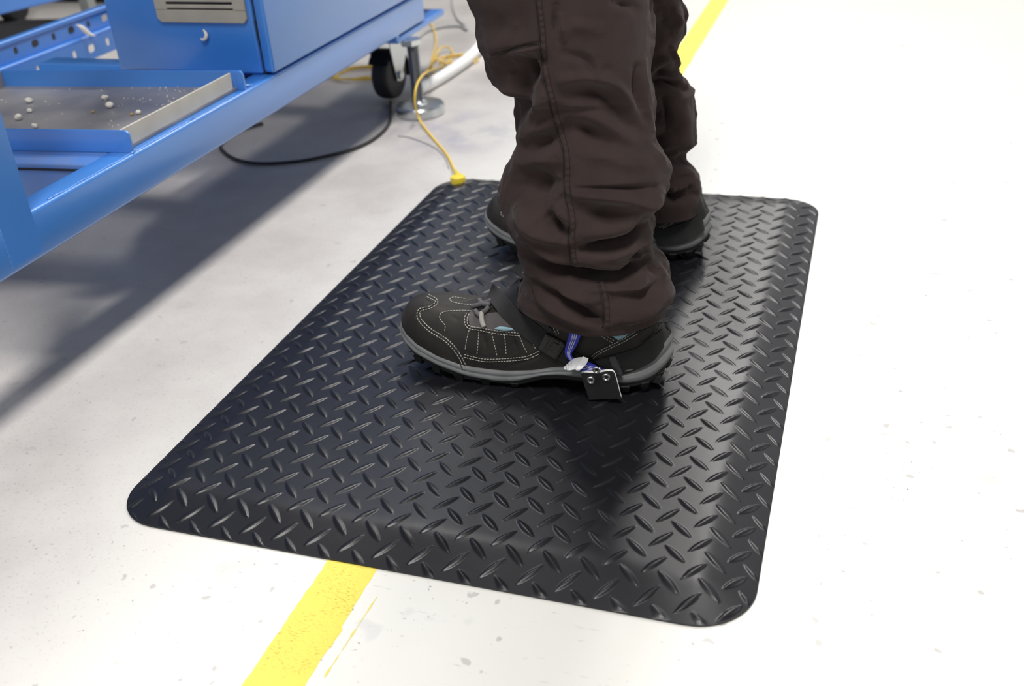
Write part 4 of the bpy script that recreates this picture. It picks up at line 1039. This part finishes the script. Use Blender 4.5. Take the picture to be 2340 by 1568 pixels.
NS = [ # (polyline, width px, depth)
 (c45([(60, 200), (250, 200), (480, 260)]), 34, -11 * mm_), (c45([(30, 60), (200, 80), (500, 60)]), 26, -6 * mm_),
 (c45([(100, 330), (200, 440), (330, 560), (480, 620), (620, 640)]), 15, 7 * mm_),
 (c45([(440, 440), (500, 510), (620, 575)]), 9, -8 * mm_), (c45([(450, 350), (560, 390), (640, 470)]), 13, 5 * mm_),
 (c45([(430, 250), (560, 180), (640, 180)]), 12, 3 * mm_),
 (c45([(730, 150), (900, 145), (1250, 150), (1500, 120)]), 7, -4 * mm_), (c45([(740, 200), (1000, 200), (1300, 270), (1480, 260)]), 16, 5.5 * mm_),
 (c45([(800, 340), (1000, 380), (1250, 340)]), 16, -5 * mm_), (c45([(1300, 300), (1450, 300), (1560, 190)]), 10, 4 * mm_),
 (c45([(760, 600), (1000, 560), (1200, 500), (1400, 400)]), 17, 6 * mm_),
 (c45([(790, 730), (950, 720), (1120, 680), (1200, 640), (1300, 540), (1400, 430)]), 8, -8 * mm_), (c45([(900, 720), (1150, 680)]), 13, -4 * mm_),
 (c45([(780, 820), (1000, 800), (1200, 740), (1400, 660), (1460, 600)]), 17, 6 * mm_),
 (c45([(1280, 830), (1330, 780), (1390, 740)]), 8, -6 * mm_), (c45([(1270, 880), (1380, 830), (1470, 790)]), 8, 4 * mm_),
 (c45([(250, 740), (400, 860), (600, 970), (750, 1020), (950, 1050), (1200, 1060), (1300, 960), (1430, 840)]), 11, -13 * mm_),
 (c45([(700, 960), (900, 1000), (1150, 1010), (1280, 930)]), 17, -7 * mm_),
 (c45([(200, 620), (350, 740), (560, 870), (700, 930)]), 11, 6 * mm_),
 (c45([(760, 880), (950, 920), (1150, 910), (1260, 860)]), 13, 5 * mm_),
 (c45([(400, 900), (640, 1020), (950, 1090), (1280, 1080), (1400, 930), (1500, 900)]), 11, 7 * mm_),
 (c45([(400, 880), (560, 960), (640, 1015)]), 6, -6 * mm_), (c45([(640, 1025), (670, 990), (760, 1020)]), 5, 3 * mm_),
 (c45([(350, 1080), (560, 1190), (700, 1290), (850, 1400), (960, 1470)]), 9, -7.5 * mm_),
 (c45([(250, 1000), (420, 1080), (640, 1170), (900, 1180)]), 16, 5 * mm_), (c45([(300, 1200), (480, 1330), (700, 1440), (900, 1540)]), 14, 4 * mm_),
 (c45([(700, 1150), (850, 1250), (960, 1280)]), 16, 4 * mm_),
 (c45([(1100, 1120), (1350, 1100), (1560, 1000)]), 12, 4 * mm_), (c45([(1100, 1230), (1350, 1160), (1600, 1050)]), 14, -3 * mm_),
 (c45([(1150, 1480), (1350, 1380), (1560, 1230), (1660, 1150)]), 22, 6 * mm_), (c45([(1120, 1520), (1400, 1480), (1600, 1300)]), 9, -3 * mm_),
 (c45([(1500, 860), (1560, 950), (1620, 1010)]), 8, 3 * mm_), (c45([(1440, 900), (1500, 960), (1520, 950)]), 6, -4 * mm_),
 # knee pocket flap and shin
 (cu([(350, 560), (480, 600), (560, 620), (640, 560)]), 17, -12 * mm_), (cu([(330, 700), (430, 720), (500, 690)]), 20, -10 * mm_),
 (cu([(120, 200), (300, 250), (450, 230)]), 26, -3 * mm_),
 (cu([(245, 490), (400, 450), (560, 410), (680, 385)]), 4, -1.6 * mm_), (cu([(245, 520), (400, 480), (560, 445), (680, 420)]), 7, 2.4 * mm_),
 (cu([(620, 480), (655, 560), (700, 680)]), 8, 4 * mm_),
 (cu([(520, 700), (500, 850), (520, 1000)]), 22, -7 * mm_),
 (cu([(520, 1100), (600, 1030), (720, 880)]), 14, 5 * mm_), (cu([(560, 1330), (700, 1270), (850, 1190)]), 16, -6 * mm_), (cu([(540, 1200), (700, 1150), (820, 1110)]), 14, 3 * mm_),
 (cu([(520, 1450), (650, 1420), (820, 1400)]), 16, 3 * mm_),
 (cu([(850, 150), (870, 230), (880, 350)]), 7, 2.5 * mm_), (cu([(820, 60), (820, 200), (850, 350)]), 7, -2 * mm_),
 (cu([(930, 840), (1150, 820), (1350, 900), (1500, 1080)]), 17, -5 * mm_), (cu([(880, 720), (1100, 690), (1300, 740), (1430, 880), (1550, 1070), (1650, 1180)]), 13, 4.5 * mm_),
 (cu([(950, 1130), (1100, 1170), (1250, 1280)]), 14, -5 * mm_), (cu([(980, 1000), (1200, 1060), (1400, 1200), (1560, 1270)]), 16, 3.5 * mm_),
 (cu([(1600, 550), (1590, 750), (1600, 950), (1660, 1150)]), 7, 4 * mm_), (cu([(1540, 600), (1540, 800), (1560, 950)]), 7, -3 * mm_),
 (cu([(1350, 20), (1480, 50), (1530, 80)]), 9, -3 * mm_), (cu([(900, 480), (1100, 540), (1180, 690), (1280, 620)]), 9, -2 * mm_), (cu([(880, 300), (1000, 230), (1200, 260)]), 14, 2 * mm_),
 (cu([(1000, 1400), (1250, 1380), (1500, 1440), (1750, 1420)]), 20, 4 * mm_), (cu([(1650, 1250), (1720, 1380), (1820, 1480)]), 10, 3 * mm_),
]
yn = lambda y: .335 + (.0 if y > 500 else (500 - y) * .00004)
def dep_n(z, rx): return np.clip(rx * .86, .046, .078)
PN = cloth_leg(NL, NRt, yn, dep_n, NS, 620, 620, .0985, .437, 3.0)
# hem is not level: lowest at the side seam and heel, higher over the instep
zz = PN[..., 2]; hx = PN[..., 0]
hem = .0985 + .0065 * np.clip((.40 - hx) / .05, 0, 1) - .004 * np.clip((PN[..., 1] - .345) / .04, 0, 1)
low = zz < .14
PN[..., 2] = np.where(low, hem + (zz - .0985) * (.14 - hem) / (.14 - .0985), zz)
FLt = [(1390, -60), (1395, 0), (1400, 100), (1400, 200), (1402, 300), (1405, 400), (1408, 480), (1415, 520)]
FR = [(1548, -60), (1555, 0), (1563, 25), (1565, 55), (1562, 80), (1548, 105), (1545, 130), (1545, 160), (1552, 178), (1566, 188), (1574, 205), (1585, 212), (1587, 235), (1587, 290), (1589, 335), (1578, 345), (1564, 356), (1566, 370), (1582, 388), (1596, 405), (1601, 425), (1600, 460), (1596, 478)]
FS = [(cu([(1680, 740), (1800, 720), (1960, 790)]), 6, -6 * mm_), (cu([(1700, 660), (1850, 670), (1980, 720)]), 10, 5 * mm_), (cu([(1670, 700), (1760, 640), (1860, 640)]), 8, -5 * mm_),
      (cu([(1700, 600), (1800, 540), (1850, 640)]), 10, 4 * mm_), (cu([(1780, 880), (1830, 1050), (1820, 1150)]), 5, -4 * mm_), (cu([(1700, 980), (1740, 1040), (1780, 1060)]), 10, -6 * mm_),
      (cu([(1700, 1300), (1800, 1420), (1960, 1380)]), 16, -10 * mm_), (cu([(1850, 1180), (1780, 1250), (1740, 1350)]), 12, -5 * mm_), (cu([(1900, 900), (1950, 1050), (1960, 1250)]), 18, 4 * mm_),
      (cu([(1700, 900), (1720, 980), (1760, 1040)]), 9, 3 * mm_), (cu([(1860, 1560), (1980, 1520), (2060, 1560)]), 9, 4 * mm_),
      (c4([(530, 60), (640, 160), (800, 100), (960, 40)]), 8, -8 * mm_), (c4([(500, 230), (760, 210), (1050, 120)]), 6, -4 * mm_), (c4([(660, 30), (700, 80), (900, 20)]), 6, 4 * mm_),
      (cu([(1860, 250), (1800, 200), (1750, 100)]), 12, -3 * mm_), (cu([(1900, 100), (1920, 200), (1880, 300)]), 8, 3 * mm_), (cu([(1860, 430), (1870, 520), (1890, 640)]), 5, 4 * mm_)]
yf = lambda y: .655
PF = cloth_leg(FLt, FR, yf, lambda z, rx: np.clip(rx * .8, .04, .085), FS, 420, 420, .074, .356, 9.0)
PF[..., 2] = np.where(PF[..., 2] < .12, PF[..., 2] + (.12 - PF[..., 2]) * .0, PF[..., 2])
# both legs run up into the hips above the frame: one garment
def cap_leg(P, cx_, cy_, ztop, rx, ry, n=26):
    top = P[-1]; NT = top.shape[0]; th = np.linspace(0, 2 * np.pi, NT, endpoint=False); rows = []
    for k in range(1, n + 1):
        f = k / n; e = f * f * (3 - 2 * f)
        tgt = np.stack([cx_ + rx * np.cos(th), cy_ - ry * np.sin(th), np.full(NT, ztop)], 1)
        r_ = top * (1 - e) + tgt * e; r_[:, 2] = top[:, 2] * (1 - f) + ztop * f
        r_[:, 0] += .003 * np.array([noise.noise(Vector((math.cos(t) * 2, math.sin(t) * 2, f * 9 + cy_ * 5))) for t in th]); rows.append(r_)
    return np.concatenate([P, np.stack(rows)], 0)
PNc = cap_leg(PN, .385, .425, .90, .100, .088); PFc = cap_leg(PF, .385, .585, .90, .100, .088)
def hem_in(P):          # turn the hem inward so the cloth has thickness
    b = P[0].copy(); c = b.mean(0); d = b - c; d[:, 2] = 0; L = np.linalg.norm(d, axis=1, keepdims=True); i1 = b - d / L * .0016; i2 = i1.copy(); i2[:, 2] += .020; i2 -= d / L * .001
    o1 = b - d / L * .0003; o1[:, 2] -= .0005
    return np.concatenate([i2[None], i1[None], o1[None], P], 0)
meA = grid_mesh('a', hem_in(PNc), True); meB = grid_mesh('b', hem_in(PFc), True)
def leg_obj(me0, lab):
    me = me0.copy(); me.name = 'trouser_leg'; bm = bmesh.new(); bm.from_mesh(me)
    top = [e for e in bm.edges if e.is_boundary and all(v.co.z > .88 - MZ - .01 for v in e.verts)]
    bmesh.ops.contextual_create(bm, geom=top); bmesh.ops.recalc_face_normals(bm, faces=bm.faces); bm.to_mesh(me); bm.free()
    o = link('trouser_leg', me, CLOTH, person, True); o['label'] = lab; return o
hb = bmesh.new(); bmesh.ops.create_uvsphere(hb, u_segments=64, v_segments=40, radius=1)
for v in hb.verts:
    k = 1 + .03 * noise.noise(v.co * 3)
    v.co = Vector((.385 + v.co.x * .118 * k, .505 + v.co.y * .176 * k, .93 + v.co.z * .15))
me = bpy.data.meshes.new('trouser_seat'); hb.to_mesh(me); hb.free(); link('trouser_seat', me, CLOTH, person, True)
tr = leg_obj(meA, 'left trouser leg with stitched outseam'); trR = leg_obj(meB, 'right trouser leg')
b = bmesh.new(); b.from_mesh(meA); BVN = BVHTree.FromBMesh(b); b.free()
b = bmesh.new(); b.from_mesh(meB); BVFL = BVHTree.FromBMesh(b); b.free()
# side seam band with puckers, seam line and thread
def seam(cl, wpx, name, parent, bv, pucker=True, h=.0011):
    pts = dense(cl, 1.6); n = len(pts); nc = 9; G = np.zeros((n, nc, 3)); ok = True; last = None
    for i, q in enumerate(pts):
        a, b_ = pts[max(i - 1, 0)], pts[min(i + 1, n - 1)]; t = Vector((b_.x - a.x, b_.y - a.y)).normalized(); nn = Vector((-t.y, t.x)) * -1
        for j in range(nc):
            f = j / (nc - 1); x, y = q.x + nn.x * wpx * f, q.y + nn.y * wpx * f
            pk = h * (math.sin(math.pi * f) ** .5) * (1 + (.55 * math.sin(i * .62 + 1.2 * math.sin(i * .11)) * f if pucker else 0)) - .0005
            hh = hit(x, y, pk, (bv,))
            G[i, j] = hh[0] if hh else (G[i - 1, j] if i else (0, 0, 0))
    me = grid_mesh(name, G); bm = bmesh.new(); bm.from_mesh(me)
    for f_ in bm.faces:
        if f_.normal.dot(Vector(CAM) - f_.calc_center_median()) < 0: f_.normal_flip()
    bm.to_mesh(me); bm.free(); return link(name, me, CLOTH, parent, True)
SEAM1 = [(1221, -40), (1223, 0), (1230, 60), (1234, 110), (1238, 160), (1250, 215), (1262, 265), (1276, 310), (1285, 345), (1288, 390), (1288, 420), (1292, 455), (1299, 500), (1298, 540), (1300, 575), (1306, 605)]
SEAM2 = [(1365, 646), (1371, 665), (1375, 690), (1378, 720), (1377, 750)]
seam(SEAM1, 17, 'side_seam', tr, BVN); seam(SEAM2, 19, 'side_seam', tr, BVN)
p = Parts()
for L in (SEAM1, SEAM2):
    h = [hit(q.x, q.y, .0004, (BVN,)) for q in dense(L, 4)]; h = [q[0] for q in h if q]; p = Parts(); p.tube(h, .0007, 6)
    dashes(p, offset_line(L, -3.5), 2.6, 1.8, .00035, .0014, (BVN,)); dashes(p, offset_line(L, -15), 2.6, 1.8, .00035, .0010, (BVN,)); p.build('seam_thread', THREADD, tr, True)
p = Parts()
pk = cu([(245, 488), (330, 462), (450, 440), (560, 405), (680, 380)]); h = [hit(q.x, q.y, .0004, (BVN,)) for q in dense(pk, 4)]; p.tube([q[0] for q in h if q], .0007, 6)
dashes(p, cu([(250, 515), (400, 470), (560, 425), (680, 400)]), 2.6, 1.8, .00035, .0006, (BVN,))
p.build('seam_thread', THREADD, tr, True); p = Parts()
hemst = [(1215, 655), (1225, 685), (1245, 707), (1266, 725)]
dashes(p, hemst, 2.6, 1.8, .0004, .0006, (BVN,))
p.build('seam_thread', THREADD, tr, True); p = Parts()
h = [hit(q.x, q.y, .0004, (BVFL,)) for q in dense(c4([(430, 300), (440, 400), (440, 500)]), 3)]; h = [q[0] for q in h if q]
if len(h) > 1: p.tube(h, .0007, 6)
p.build('seam_thread', THREADD, trR, True)
for m_ in (meA, meB): bpy.data.meshes.remove(m_)
